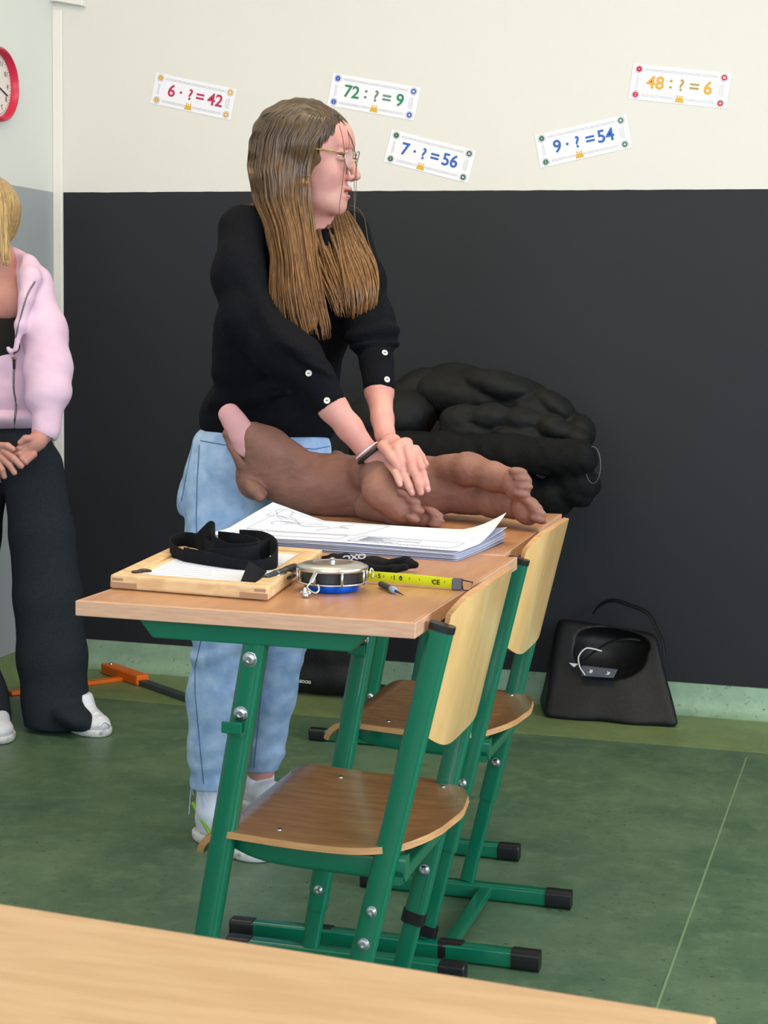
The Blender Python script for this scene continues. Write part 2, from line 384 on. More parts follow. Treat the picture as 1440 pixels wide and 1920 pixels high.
# white corner strip and the cable duct above it
TRM = mat('white_trim_paint', (226, 223, 216), rough=.5)
structure('trim_2', MB().box((XL, YB-.012, .0903), (XL+.034, YB, 2.153)), TRM, bevel=.003)
t3 = MB(); a = P(85, 2, YB-.02); b_ = P(157, 9, YB-.02)
t3.box((XL, YB-.03, a[2]-.002), (XL+.02, YB, a[2]+.2)); t3.hexa([(a[0]+.006, YB-.03, a[2]+.004), (b_[0], YB-.03, b_[2]-.004), (b_[0], YB, b_[2]-.004), (a[0]+.006, YB, a[2]+.004), (a[0]+.006, YB-.03, a[2]+.05), (b_[0], YB-.03, b_[2]+.05), (b_[0], YB, b_[2]+.05), (a[0]+.006, YB, a[2]+.05)])
structure('trim_3', t3, TRM, bevel=.002)
# floor seam weld
s0 = PZ(1400, 1420, 0); s1_ = PZ(1235, 1880, 0)
d_ = (s1_-s0)/np.linalg.norm(s1_-s0); e0 = s0; e1 = s0+d_*4.6
sm = MB().box((e0[0]-.002, e1[1], 0), (e0[0]+.002, YS, .0008)); 
sm = MB(); pp = np.array((.0022, 0, 0)); sm.hexa([e1-pp, e1+pp, e0+pp, e0-pp]+[q+np.array((0, 0, .0008)) for q in (e1-pp, e1+pp, e0+pp, e0-pp)])
structure('trim_4', sm, mat('seam_weld', (112, 138, 104), rough=.5))


# ---------------------------------------------------------------- wall clock
def clock():
    c = np.array((XL, 4.6, 1.862)); T = thing('wall_clock', 'round wall clock with red rim and white face on the left wall', 'clock', tuple(c))
    cy = P(20, 168, 0)  # unused
    R = .112; Rm = rot(y=90)
    yc = 4.83-R; zc = 1.862; c = np.array((XL, yc, zc)); T.location = c; WORG[T.name] = c
    MB().lathe([(R-.014, 0), (R-.002, .004), (R, .018), (R-.002, .030), (R-.008, .034), (R-.013, .030), (R-.016, .008)], c, 64, R=Rm, cap=False).obj('rim', mat('red_clock_plastic', (196, 44, 70), rough=.35), T, smooth=True, auto=60)
    MB().lathe([(R-.014, .002), (R-.014, .009)], c, 64, R=Rm).obj('dial', mat('clock_dial', (222, 218, 210), rough=.5), T)
    for k in range(12):
        a = math.radians(90-30*(k+1)); V, Fc = text_mesh(str(k+1), .022, .0008)
        V = np.array([(0, -v[0], v[1]) for v in V])+np.array((v_x := .0098, 0, 0))
        V = V+c+np.array((0, -.075*math.cos(a)*1, .075*math.sin(a)))
        V[:, 1] = V[:, 1]
        MB().add(V, Fc).obj('numeral', BLACKP, T)
    tk = MB()
    for k in range(60):
        a = math.radians(6*k); r0, r1 = .088, .093
        for s in (0,): tk.tube([c+(.0098, -r0*math.cos(a), r0*math.sin(a)), c+(.0098, -r1*math.cos(a), r1*math.sin(a))], .0008, 4)
    tk.obj('minute_marks', BLACKP, T)
    for nm, L, a, w in (('hour_hand', .05, 60, .003), ('minute_hand', .075, 200, .002)):
        a = math.radians(a); MB().tube([c+(.012, 0, 0), c+(.012, -L*math.cos(a), L*math.sin(a))], w, 6).obj(nm, BLACKP, T)
clock()

# ---------------------------------------------------------------- number cards
def card(corners, tokens, cnum, cop, badge, label, i):
    C = [P(x, y, YB-.0015) for x, y in corners]
    c = sum(C)/4; u = (C[1]-C[0]+C[2]-C[3])/2; v = (C[0]-C[3]+C[1]-C[2])/2
    Wd = np.linalg.norm(u[[0, 2]]); Ht = np.linalg.norm(v[[0, 2]]); ang = math.atan2(u[2], u[0])
    cu, su = math.cos(ang), math.sin(ang)
    def tw(x, z, d=0): return np.array((c[0]+x*cu-z*su, YB-.001-d, c[2]+x*su+z*cu))
    T = thing('equation_card', label, 'wall card', (c[0], YB-.001, c[2]), 0, 'equation cards on the wall')
    def plate(x0, z0, x1, z1, d0, d1, mb):
        mb.hexa([tw(x0, z0, d0), tw(x1, z0, d0), tw(x1, z0, d1), tw(x0, z0, d1), tw(x0, z1, d0), tw(x1, z1, d0), tw(x1, z1, d1), tw(x0, z1, d1)])
    b = MB(); plate(-Wd/2, -Ht/2, Wd/2, Ht/2, 0, .0006, b); b.obj('laminated_sheet', mat('card_sheet', (232, 230, 236), rough=.35), T)
    bd = MB(); ix, iz = Wd/2-.021, Ht/2-.016
    for s in (-1, 1):
        for q in (0, .0045):
            plate(-ix+.016, s*(iz+q)-.0005, ix-.016, s*(iz+q)+.0005, .0006, .0009, bd)
            plate(s*(ix+q)-.0005, -iz+.016, s*(ix+q)+.0005, iz-.016, .0006, .0009, bd)
        for q in range(40):
            x = -ix+.018+(2*ix-.036)*q/39
            if random.random() < .6: plate(x, s*(iz+.0022)-.0005, x+.0022, s*(iz+.0022)+.0006, .0006, .0009, bd)
    for q in range(9): plate(ix-.0065, -.014+q*.0032, ix-.0045, -.012+q*.0032, .0006, .0009, bd)
    bd.obj('border_lines', mat('grey_print', (150, 150, 160), rough=.5), T)
    bm_ = mat('badge_'+str(i), badge, rough=.5)
    for (sx, sz, ch) in ((-1, 1, '·'), (1, 1, '×'), (-1, -1, ':'), (1, -1, '÷')):
        x, z = sx*(ix+.002), sz*(iz+.002); mb = MB(); r = .0085
        for rr, d0, d1 in ((r, .0006, .0010),):
            poly = [tw(x+rr*math.cos(2*math.pi*k/20), z+rr*math.sin(2*math.pi*k/20), d0) for k in range(20)]; mb.prism(poly, (0, -(d1-d0), 0))
        bo = mb.obj('corner_badge', bm_, T)
        ring = MB(); path = [tw(x+.0112*math.cos(2*math.pi*k/20), z+.0112*math.sin(2*math.pi*k/20), .0008) for k in range(20)]; ring.tube(path, .0006, 4, closed=True, up=(0, 1, 0)); ring.obj('badge_ring', MATS['grey_print'], T)
        V, Fc = text_mesh(ch, .016, .0003, .0003); 
        if len(V):
            ctr = (V.max(0)+V.min(0))/2; V = [tw(x+q[0]-ctr[0], z+q[1]-ctr[1], .0012+q[2]) for q in V]; MB().add(V, Fc).obj('badge_symbol', mat('badge_white', (240, 238, 236)), bo)
    for s, x, kind in tokens:
        size = .052 if kind != '?' else .047
        V, Fc = text_mesh(s, size, .0006, .0011 if kind != 'o' else .0011)
        ctr = (V.max(0)+V.min(0))/2; dz = .003 if kind != '?' else .003
        V = [tw(x*Wd+(q[0]-ctr[0]), dz+(q[1]-ctr[1])*1.0, .0010+q[2]) for q in V]
        MB().add(V, Fc).obj({'n': 'numeral', 'o': 'operator_sign', '?': 'question_mark'}[kind], mat('print_%s' % str(cnum if kind == 'n' else cop), cnum if kind == 'n' else cop, rough=.5), T)
    qx = [x for s, x, kd in tokens if kd == '?'][0]*Wd; ow = MB()
    body = [(-.013, -.036), (.013, -.036), (.010, -.026), (.008, -.024), (.009, -.014), (.005, -.017), (-.005, -.017), (-.009, -.014), (-.008, -.024), (-.010, -.026)]
    zoff = -.5*Ht+.038
    ow.prism([tw(qx+p[0], p[1]+zoff+.002, .0010) for p in body], (0, -.0004, 0)); o = ow.obj('owl_picture', mat('owl_yellow', (214, 166, 60), rough=.5), T)
    ey = MB()
    for s in (-1, 1): ey.prism([tw(qx+s*.0034+.0024*math.cos(k*.785), -.0205+zoff+.002+.0024*math.sin(k*.785), .0014) for k in range(8)], (0, -.0003, 0))
    ey.obj('owl_eyes', mat('owl_cream', (238, 226, 180)), o)
MAG, GRY = (186, 34, 84), (120, 124, 124)
card([(296, 136), (441, 167), (435, 226), (279, 193)], [('6', -.27, 'n'), ('·', -.155, 'o'), ('?', -.035, '?'), ('=', .085, 'o'), ('42', .27, 'n')], MAG, MAG, (205, 160, 72), 'white wall card reading 6·?=42 in magenta with gold corner badges', 1)
card([(624, 136), (786, 165), (779, 226), (614, 198)], [('72', -.25, 'n'), (':', -.09, 'o'), ('?', .03, '?'), ('=', .15, 'o'), ('9', .30, 'n')], (40, 128, 92), (104, 126, 118), (52, 92, 176), 'white wall card reading 72:?=9 in green with blue corner badges', 2)
card([(731, 240), (890, 284), (880, 342), (723, 306)], [('7', -.29, 'n'), ('·', -.18, 'o'), ('?', -.07, '?'), ('=', .06, 'o'), ('56', .24, 'n')], (44, 92, 178), (54, 96, 172), (44, 96, 72), 'white wall card reading 7·?=56 in blue with green corner badges', 3)
card([(1003, 253), (1175, 215), (1184, 276), (1013, 316)], [('9', -.28, 'n'), ('·', -.17, 'o'), ('?', -.06, '?'), ('=', .08, 'o'), ('54', .25, 'n')], (40, 96, 178), (40, 96, 178), (60, 112, 92), 'white wall card reading 9·?=54 in blue tilted up to the right', 4)
card([(1188, 119), (1372, 138), (1361, 204), (1178, 185)], [('48', -.25, 'n'), (':', -.09, 'o'), ('?', .02, '?'), ('=', .15, 'o'), ('6', .29, 'n')], (226, 158, 42), (176, 150, 80), (188, 28, 66), 'white wall card reading 48:?=6 in orange with red corner badges', 5)

# ---------------------------------------------------------------- school desks
def make_desk(name='school_desk'):
    """local: x 0..-.5 (0 = sitter's side), y 0..0.7"""
    T = thing(name, 'x', 'desk')
    def top(a, b, z0, z1, m, nm):
        return MB().box(a+(z0,), b+(z1,)).obj(nm, m, T, local=True, bevel=.003)
    top((-.497, .003), (-.003, .697), .7385, .7602, DESK, 'tabletop')
    e = MB(); e.box((-.5, 0, .738), (0, .0032, .7596)).box((-.5, .6968, .738), (0, .7, .7596)).box((-.5, .0032, .738), (-.4968, .6968, .7596)).box((-.0032, .0032, .738), (0, .6968, .7596))
    e.obj('edge_band', DESKEDGE, T, local=True, bevel=.0012)
    cx = -.244
    for y in (.045, .655):
        MB().prism([(cx-.175, y-.016, .738), (cx+.175, y-.016, .738), (cx+.145, y-.016, .708), (cx-.150, y-.016, .708)], (0, .032, 0)).obj('cross_beam', GREEN, T, local=True, bevel=.002)
        a = np.array((cx+.002, y, .712)); b = np.array((cx-.112, y, .02)); t = (b-a)/np.linalg.norm(b-a)
        s = a+t*.615
        c = MB().oval([a, s], .030, .0355, .35, up=(1, 0, .16)); col = c.obj('column', GREEN, T, local=True, smooth=True, auto=40)
        MB().oval([s-t*.05, b], .025, .031, .35, up=(1, 0, .16)).obj('inner_column', GREEN, T, local=True, smooth=True, auto=40)
        rn = MB().oval([(cx-.265, y, .019), (cx+.175, y, .019)], .028, .032, .2); rn.obj('foot_bar', GREEN, T, local=True, smooth=True, auto=40)
        for s0, s1 in ((cx-.270, cx-.222), (cx+.132, cx+.180)):
            MB().oval([(s0, y, .018), (s1, y, .018)], .033, .036, .25).obj('foot_cap', BLACKP, T, local=True, bevel=.003, smooth=True, auto=40)
        sg = -1
        for d in (.025, .105):
            q = a+t*d; bolt(T, q+np.array((0, sg*.0155, 0)), (0, sg, 0), .0095)
        for d in (.575,):
            q = a+t*d; bolt(T, q+np.array((0, sg*.0155, 0)), (0, sg, 0), .008)
        q = a+t*.128
        hk = MB().prism([q+np.array((-.018, -.016, .004)), q+np.array((.012, -.016, -.003)), q+np.array((.011, -.016, -.008)), q+np.array((-.018, -.016, -.002))], (0, -.016, 0))
        hk.box(q+np.array((-.018, -.036, -.002)), q+np.array((.012, -.032, .014))); hk.obj('bag_hook', GREEN, T, local=True, bevel=.001)
    MB().box((cx-.02, .06, .705), (cx+.02, .64, .735)).obj('long_rail', GREEN, T, local=True, bevel=.002)
    return T
def bolt(T, p, n, r, parent_local=True):
    n = np.array(n, float); q = Vector(n).to_track_quat('Z', 'Y').to_matrix(); R = np.array(q)
    MB().lathe([(r*1.15, 0), (r*1.15, .0012), (r, .0014), (r*.95, .0035), (r*.6, .0055), (r*.45, .0055), (r*.42, .003), (.0001, .003)], p, 18, R=R).obj('bolt', STEEL, T, smooth=True, auto=35, local=parent_local)
desk1 = make_desk(); desk1['label'] = 'beech-topped green school desk nearest the camera, holding the wooden frame and tape reel'; desk1['group'] = 'green school desks'
desk1.location = (-.5599, 2.167, 0)
desk2 = copy_tree(desk1); desk2['label'] = 'beech-topped green school desk the dog manikin lies on, behind the near desk'
desk2.location = (-.586, 2.880, 0); desk2.rotation_euler = (0, 0, math.radians(1.5))
desk3 = copy_tree(desk1); desk3['label'] = 'wooden-topped desk by the dark wall under the pile of black coats'
desk3.location = (-.922, 4.36, 0); desk3.scale = (1, 1, .967)
# foreground desk, only its far corner shows
ft = thing('table', 'light beech table top filling the bottom edge of the picture', 'table', (-.063, .965, 0))
cA = PZ(1345, 1905, .76); cB = PZ(0, 1692, .76); uu = (cB-cA)/np.linalg.norm(cB-cA); vv = np.array((uu[1], -uu[0], 0)); vv = vv if vv[1] < 0 else -vv
FG = mat('light_beech_laminate', (202, 160, 114), rough=.35, col2=(190, 146, 100), scale=3.2, stretch=(3, 22, 3), coat=.15)
ft_l, ft_w = 1.3, .5
o = MB().hexa([cA+np.array((0, 0, -.024)), cA+vv*ft_w+np.array((0, 0, -.024)), cA+vv*ft_w+uu*ft_l+np.array((0, 0, -.024)), cA+uu*ft_l+np.array((0, 0, -.024)), cA, cA+vv*ft_w, cA+vv*ft_w+uu*ft_l, cA+uu*ft_l]).obj('tabletop', FG, ft, bevel=.003)
for s, t in ((.06, .06), (.06, .44), (1.24, .06), (1.24, .44)):
    q = cA+uu*s+vv*t; MB().oval([(q[0], q[1], .002), (q[0], q[1], .735)], .04, .04, .2, up=(0, 1, 0)).obj('leg', GREEN, ft, smooth=True, auto=40)

# ---------------------------------------------------------------- chairs
def make_chair():
    """local origin under seat centre; sitter faces -x; runners at y = -/+ .172; x0 = leg base"""
    T = thing('school_chair', 'x', 'chair')
    hw = .1725
    for s in (-1, 1):
        y = s*hw
        A = np.array((.161, y, .747)); B = np.array((.004, y, .036)); t = (B-A)/np.linalg.norm(B-A); S = A+t*.552
        MB().oval([A, S], .020, .036, .48, up=(1, 0, .22)).obj('upright', GREEN, T, local=True, smooth=True, auto=40)
        MB().oval([A-t*.004, A+t*.006], .022, .038, .48, up=(1, 0, .22)).obj('tube_cap', BLACKP, T, local=True, smooth=True, auto=40)
        MB().oval([S-t*.06, B], .016, .030, .45, up=(1, 0, .22)).obj('leg', GREEN, T, local=True, smooth=True, auto=40)
        MB().oval([(-.214, y, .018), (.214, y, .018)], .028, .032, .2).obj('foot_bar', GREEN, T, local=True, smooth=True, auto=40)
        for a, b in ((-.219, -.175), (.168, .219)):
            MB().oval([(a, y, .018), (b, y, .018)], .033, .036, .25).obj('foot_cap', BLACKP, T, local=True, smooth=True, auto=40)
        # seat rail: flat bar under the seat edge, turned up at the front
        path = [(.115, y-s*.012, .398), (0, y-s*.012, .400), (-.08, y-s*.012, .404), (-.130, y-s*.012, .412), (-.168, y-s*.012, .424)]
        MB().sweep(catmull(path, 4), rrect(.024, .038, .008, 3), up=(0, 0, 1), radii=[1]*9+[.98, .94, .88, .80, .70, .58, .46, .36]).obj('seat_rail', GREEN, T, local=True, smooth=True, auto=50)
        q = A+t*.42; bolt(T, q+np.array((0, s*.0105, 0)), (0, s, 0), .007)
        q = A+t*.47; bolt(T, q+np.array((0, -.0105, 0)), (0, -1, 0), .008)
    MB().oval([(.10, -hw, .385), (.10, hw, .385)], .024, .02, .2).obj('rear_rail', GREEN, T, local=True, smooth=True, auto=40)
    MB().oval([(.045, -hw, .02), (.045, hw, .02)], .026, .018, .2).obj('cross_bar', GREEN, T, local=True, smooth=True, auto=40)
    L = .375
    def sf(u, v):
        w = .198*(1-(1-min(u/.36, 1))**2.4)**(1/2.2) if u < .36 else .198-.020*max(0, (u-.74)/.26)**2.5
        w = max(w, .012)
        x = .156-L*u; yy = (v*2-1)*w
        z = .431-.006*math.sin(math.pi*min(u*1.25, 1))-.002*math.cos(yy/.2*1.5)
        if u > .78: q = (u-.78)/.22; x += .028*q*q; z -= .036*q*q
        if u < .12: z += .006*(1-u/.12)
        return (x, yy, z)
    o = MB().sheet(sf, 40, 24, .010).obj('seat', [SEATW, PLYEDGE], T, local=True, smooth=True, auto=40)
    rim(o)
    for x, y in ((.09, -.15), (-.08, -.15), (.09, .15), (-.08, .15)):
        MB().lathe([(.0045, 0), (.0045, .0008), (.002, .0016)], (x, y, .4315), 12).obj('screw', STEEL, T, local=True)
    tx = .157/.711
    def bf(u, v):
        s = v*2-1; zt = .797-.030*abs(s)**9-.004*s*s; zb = .560+.034*abs(s)**4; z = zt+(zb-zt)*u
        x = .161+(z-.747)*tx + .026*(1-abs(s)**5) + .003
        return (x, s*(hw-.0105), z)
    o = MB().sheet(bf, 14, 40, .010).obj('backrest', [BACKW, PLYEDGE], T, local=True, smooth=True, auto=40)
    rim(o)
    return T
def rim(o):
    me = o.data; n = len(me.vertices)//2
    for p in me.polygons:
        s = sum(1 for v in p.vertices if v < n)
        if 0 < s < len(p.vertices): p.material_index = 1
chair1 = make_chair(); chair1['label'] = 'green-framed school chair with plywood seat at the near desk'; chair1['group'] = 'school chairs'
chair1.location = (-.697, 2.395, 0); chair1.rotation_euler = (0, 0, math.radians(0))
chair2 = copy_tree(chair1); chair2['label'] = 'green-framed school chair with plywood seat at the far desk below the manikin paws'
chair2.location = (-.728, 3.0925, 0)
def collar(T, z, y, nm='collar'):
    x = .004+(z-.036)*(.157/.711); t = np.array((.157, 0, .711)); t /= np.linalg.norm(t); c = np.array((x, y, z))
    MB().oval([c-t*.010, c+t*.010], .024, .040, .45, up=(1, 0, .22)).obj(nm, BLACKP, T, local=True, smooth=True, auto=40)
for s in (-1, 1): collar(chair1, .205, s*.1725)
collar(chair2, .052, -.1725)

# ---------------------------------------------------------------- dog training manikin
def Q(px, py, y, r=None):
    p = P(px, py, y); return p if r is None else (p, rp(r, p))
def pc(a, b, k=.012):
    """cone between two (px, py, y, radius px)"""
    A, ra = Q(*a); B, rb = Q(*b); return cone(A, B, ra, rb, k)
def pchain(L, k=.012): return [pc(L[i], L[i+1], k) for i in range(len(L)-1)]
def pe(px, py, y, rx, ry, rd, ang=0, k=.012, kind=ell):
    """ellipsoid with radii in px across, up and in depth, turned in the picture plane"""
    p = P(px, py, y); s = rp(1, p); a = math.radians(ang)
    ex = RT*math.cos(a)+UP*math.sin(a); ey = -RT*math.sin(a)+UP*math.cos(a); ez = FW
    return kind(p, (rx*s, ry*s, rd*s), np.stack([ex, ey, ez], 1), k)

DOG = mat('brown_rubber_skin', (130, 91, 78), rough=.58, col2=(144, 102, 89), scale=14, bump=.35, bscale=160, spec=.3)
dp = []
# neck, chest, belly, rump
dp += pchain([(505, 872, 3.34, 44), (560, 902, 3.36, 53), (630, 915, 3.37, 58), (710, 918, 3.38, 60), (790, 915, 3.38, 54), (870, 905, 3.38, 50)], .03)
# skull and upper muzzle (head thrown back), lower jaw
dp += [pe(478, 895, 3.34, 36, 42, 38, 0, .03), pe(500, 850, 3.33, 44, 36, 38, -30, .03), pe(475, 835, 3.33, 28, 33, 30, -20, .02)]
dp += pchain([(560, 868, 3.32, 30), (510, 838, 3.32, 31), (476, 816, 3.31, 25)], .02)
dp += pchain([(455, 868, 3.31, 13), (436, 838, 3.30, 9), (424, 815, 3.29, 8)], .008)
dp += [pe(424, 812, 3.29, 7, 9, 14, 0, .004)]
# ears
dp += pchain([(462, 905, 3.30, 13), (478, 918, 3.28, 12), (488, 932, 3.28, 10)], .006)
dp += [pe(480, 915, 3.29, 26, 11, 12, -35, .006), pe(640, 858, 3.44, 22, 9, 10, -30, .01)]
# near foreleg
dp += pchain([(684, 890, 3.33, 35), (716, 893, 3.25, 38), (718, 920, 3.22, 36), (742, 944, 3.205, 30)], .014)
dp += [pe(756, 950, 3.195, 31, 29, 28, -35, .010)]
for (x, y_) in ((762, 925), (780, 940), (786, 956), (778, 971)): dp.append(pe(x-4, y_, 3.172, 15, 8.5, 13, -20, .006))
# far foreleg, flat on the table
dp += pchain([(690, 950, 3.30, 26), (742, 964, 3.25, 22), (797, 970, 3.235, 21)], .012)
for (x, y_) in ((812, 960), (822, 968), (824, 978), (820, 986)): dp.append(pe(x-5, y_-3, 3.22, 15, 7, 12, -8, .005))
# hind legs
dp += pchain([(838, 882, 3.36, 32), (880, 880, 3.32, 30), (925, 893, 3.29, 26), (958, 903, 3.27, 24)], .012)
dp += [pe(970, 908, 3.25, 27, 31, 26, 10, .008)]
for (x, y_) in ((974, 884), (982, 898), (985, 912), (981, 926)): dp.append(pe(x-3, y_, 3.23, 18, 8, 14, -8, .006))
dp += pchain([(865, 930, 3.38, 34), (925, 936, 3.34, 33), (968, 944, 3.30, 30)], .012)
dp += [pe(987, 956, 3.265, 31, 27, 27, -40, .008)]
for (x, y_) in ((994, 940), (1006, 950), (1013, 962), (1013, 975)): dp.append(pe(x-5, y_-2, 3.24, 18, 8, 13, -22, .006))
# mouth slit and navel fold
dp += [cone(P(430, 800, 3.27), P(461, 866, 3.27), 0, 0)]; dp.pop()
A = P(447, 843, 3.285); dp.append(pe(447, 842, 3.285, 4, 30, 26, 26, .004, cut))
dogV, dogQ = solid(dp, .0032, disp=lambda X: wobble(X, .0012, 60, 3)+wobble(X, .0006, 190, 4), planes=[((0, 0, .7607), (0, 0, -1))])
dog = mesh_obj('dog_manikin', dogV, dogQ, DOG, None, (-.93, 3.35, .7605))
tag(dog, 'brown rubber dog training manikin lying on the far desk with tongue out', 'dog manikin')
tg = pchain([(424, 770, 3.285, 13), (446, 803, 3.295, 20), (470, 840, 3.31, 24)], .01)+[pe(430, 778, 3.287, 16, 20, 9, 32, .012), pe(448, 812, 3.295, 23, 34, 11, 32, .01)]
tg = [pe(427, 772, 3.285, 19, 14, 9, 33, .006), pe(436, 785, 3.288, 22, 20, 10, 33, .012), pe(449, 805, 3.292, 25, 30, 11, 33, .012), pe(460, 828, 3.30, 26, 34, 12, 33, .012)]
V, Qd = solid(tg, .0025)
mesh_obj('tongue', V, Qd, mat('pink_rubber', (204, 148, 148), rough=.5, sss=.1), dog)['label'] = 'long pink tongue'
cl = MB()
for (x, y_) in ((967, 899), (973, 911)):
    V, Qd = solid([pe(x, y_, 3.222, 5.5, 2.5, 3, -5, .002)], .0008); mesh_obj('claw', V, Qd, mat('claw_dark', (52, 34, 50), rough=.4), dog)

# ---------------------------------------------------------------- people
SKIN = mat('skin', (196, 146, 134), rough=.5, col2=(188, 130, 120), scale=18, sss=.15, spec=.35, bump=.05, bscale=240)
LIP = mat('lips', (188, 112, 112), rough=.4)
def hair_mat(name, z0, z1, root, tip):
    m = bpy.data.materials.new(name); m.use_nodes = True; nt = m.node_tree; b = nt.nodes['Principled BSDF']
    g = nt.nodes.new('ShaderNodeNewGeometry'); s = nt.nodes.new('ShaderNodeSeparateXYZ'); nt.links.new(g.outputs['Position'], s.inputs[0])
    r = nt.nodes.new('ShaderNodeMapRange'); r.inputs[1].default_value = z0; r.inputs[2].default_value = z1; nt.links.new(s.outputs[2], r.inputs[0])
    mx = nt.nodes.new('ShaderNodeMix'); mx.data_type = 'RGBA'; mx.inputs[6].default_value = lin(tip); mx.inputs[7].default_value = lin(root); nt.links.new(r.outputs[0], mx.inputs[0])
    mp = nt.nodes.new('ShaderNodeMapping'); mp.inputs['Scale'].default_value = (1, 1, .06); nt.links.new(g.outputs['Position'], mp.inputs['Vector'])
    n = nt.nodes.new('ShaderNodeTexNoise'); n.inputs['Scale'].default_value = 220; n.inputs['Detail'].default_value = 3; nt.links.new(mp.outputs[0], n.inputs['Vector'])
    rr = nt.nodes.new('ShaderNodeValToRGB'); rr.color_ramp.elements[0].position = .3; rr.color_ramp.elements[1].position = .7; rr.color_ramp.elements[0].color = (.55, .52, .5, 1); rr.color_ramp.elements[1].color = (1.25, 1.2, 1.15, 1); nt.links.new(n.outputs[0], rr.inputs[0])
    mu = nt.nodes.new('ShaderNodeMix'); mu.data_type = 'RGBA'; mu.blend_type = 'MULTIPLY'; mu.inputs[0].default_value = 1; nt.links.new(mx.outputs[2], mu.inputs[6]); nt.links.new(rr.outputs[0], mu.inputs[7])
    nt.links.new(mu.outputs[2], b.inputs['Base Color']); b.inputs['Roughness'].default_value = .38; b.inputs['Specular IOR Level'].default_value = .45; b.inputs['Anisotropic'].default_value = .5
    return m
def head_prims(c, Rm, mouth=True, s=1.0):
    """c: point between the eyes on the face surface; Rm columns: forward, left, up"""
    L = lambda x, y, z: c+Rm @ (np.array((x, y, z))*s)
    E = lambda x, y, z, a, b, d, k=.012, R=None: ell(L(x, y, z), np.array((a, b, d))*s, Rm if R is None else Rm @ R, k)
    X = lambda x, y, z, a, b, d, k=.006, R=None: cut(L(x, y, z), np.array((a, b, d))*s, Rm if R is None else Rm @ R, k)
    pr = [E(-.090, 0, .022, .090, .072, .074, .02), E(-.056, 0, .012, .058, .062, .064, .02), E(-.050, 0, -.055, .052, .052, .056, .02),
          E(-.030, 0, -.086, .030, .030, .026, .015), E(-.0085, 0, -.101, .014, .016, .013, .012), E(-.045, 0, -.092, .045, .040, .022, .02),
          E(-.030, .030, -.036, .027, .024, .030, .015), E(-.030, -.030, -.036, .027, .024, .030, .015),
          E(-.012, 0, .022, .016, .046, .011, .015), E(-.022, 0, .036, .022, .045, .028, .02),
          E(-.014, 0, -.070, .020, .026, .024, .012)]
    pr += [cone(L(-.005, 0, .006), L(.0175, 0, -.031), .0072*s, .0085*s, .007), E(.0205, 0, -.0365, .0095, .0090, .0082, .005),
           E(.0085, .0112, -.041, .0090, .0058, .0064, .004), E(.0085, -.0112, -.041, .0090, .0058, .0064, .004)]
    pr += [X(-.002, .031, -.001, .011, .016, .011), X(-.002, -.031, -.001, .011, .016, .011)]
    pr += [X(.008, .0062, -.0445, .004, .003, .0025, .002), X(.008, -.0062, -.0445, .004, .003, .0025, .002)]
    pr += [E(.0045, 0, -.0615, .0095, .020, .0052, .004), E(.0020, 0, -.0785 if mouth else -.072, .0090, .0175, .0058, .004)]
    if mouth: pr.append(X(.008, 0, -.0698, .018, .0165, .0042, .002))
    # lids
    for s_ in (1, -1):
        pr += [E(-.0085, .031*s_, .0048, .0115, .0160, .0072, .003), E(-.0095, .031*s_, -.0078, .0105, .0150, .0052, .003)]
        pr += [E(-.083, .073*s_, -.012, .017, .006, .028, .005, rot(y=-12)), E(-.088, .077*s_, -.008, .012, .005, .020, .004, rot(z=-18*s_))]
    return pr, L
def eyes(L, Rm, par, s=1.0, iris=(90, 110, 120)):
    for s_ in (1, -1):
        V, Qd = solid([ell(L(-.0145, .031*s_, -.0015), (.0118*s,)*3)], .0012); e = mesh_obj('eye', V, Qd, mat('eye_white', (226, 222, 220), rough=.15), par)
        V, Qd = solid([ell(L(-.0045, .031*s_, -.0015), (.0026*s, .0054*s, .0054*s), Rm)], .0006); mesh_obj('iris', V, Qd, mat('iris', iris, rough=.2), e)
        b = MB(); b.tube(catmull([L(.0025-.011*t*t, (.031+.0145*t)*s_, .0005-.001*t*t) for t in (-1, -.5, 0, .5, 1)], 3), .0009, 5); b.obj('lashes', mat('lash', (50, 38, 34), rough=.8), par, smooth=True)
        b = MB(); pts = [L(.0005-.013*((.031+.019*t)/.05)**2, (.031+.019*t)*s_, .0185+.004*(1-t*t)-.003*(t > .3)) for t in (-1, -.6, -.2, .2, .6, 1)]
        b.tube(catmull(pts, 3), .0022, 6, radii=[.5+.5*math.sin(math.pi*i/15) for i in range(16)]); b.obj('eyebrow', mat('brow', (134, 96, 74), rough=.7), par, smooth=True)
def strands(guides, n, rad, seed, jit=.006, depth=.02, nseg=5, taper=.35, sides=5, len_j=.12):
    """hair locks between neighbouring guide lines; guides: list of world polylines of equal length"""
    r = np.random.RandomState(seed); mb = MB(); G = [catmull(g, nseg) for g in guides]; m = min(len(g) for g in G)
    for i in range(n):
        u = r.rand()*(len(G)-1); a = min(int(u), len(G)-2); f = u-a
        ph = r.rand()*6; am = jit*(.4+r.rand()); dd = (r.rand()-.5)*depth; path = []
        mm = max(6, int(m*(1-len_j*r.rand()*2)))
        for q in range(mm):
            p = np.array(G[a][q])*(1-f)+np.array(G[a+1][q])*f; t = q/m
            path.append(p+RT*am*math.sin(ph+t*5)*min(1, t*2.2)+FW*dd*min(1, .25+t*1.6))
        w = rad*(.6+.8*r.rand())
        mb.tube(path, w, sides, radii=[(.75+.5*math.sin(math.pi*min(1, q/mm*1.15)))*(1 if q < mm*.75 else max(.12, 1-(q-mm*.75)/(mm*.25)*(1-taper*.4))) for q in range(mm)], up=(.3, .9, .1))
    return mb

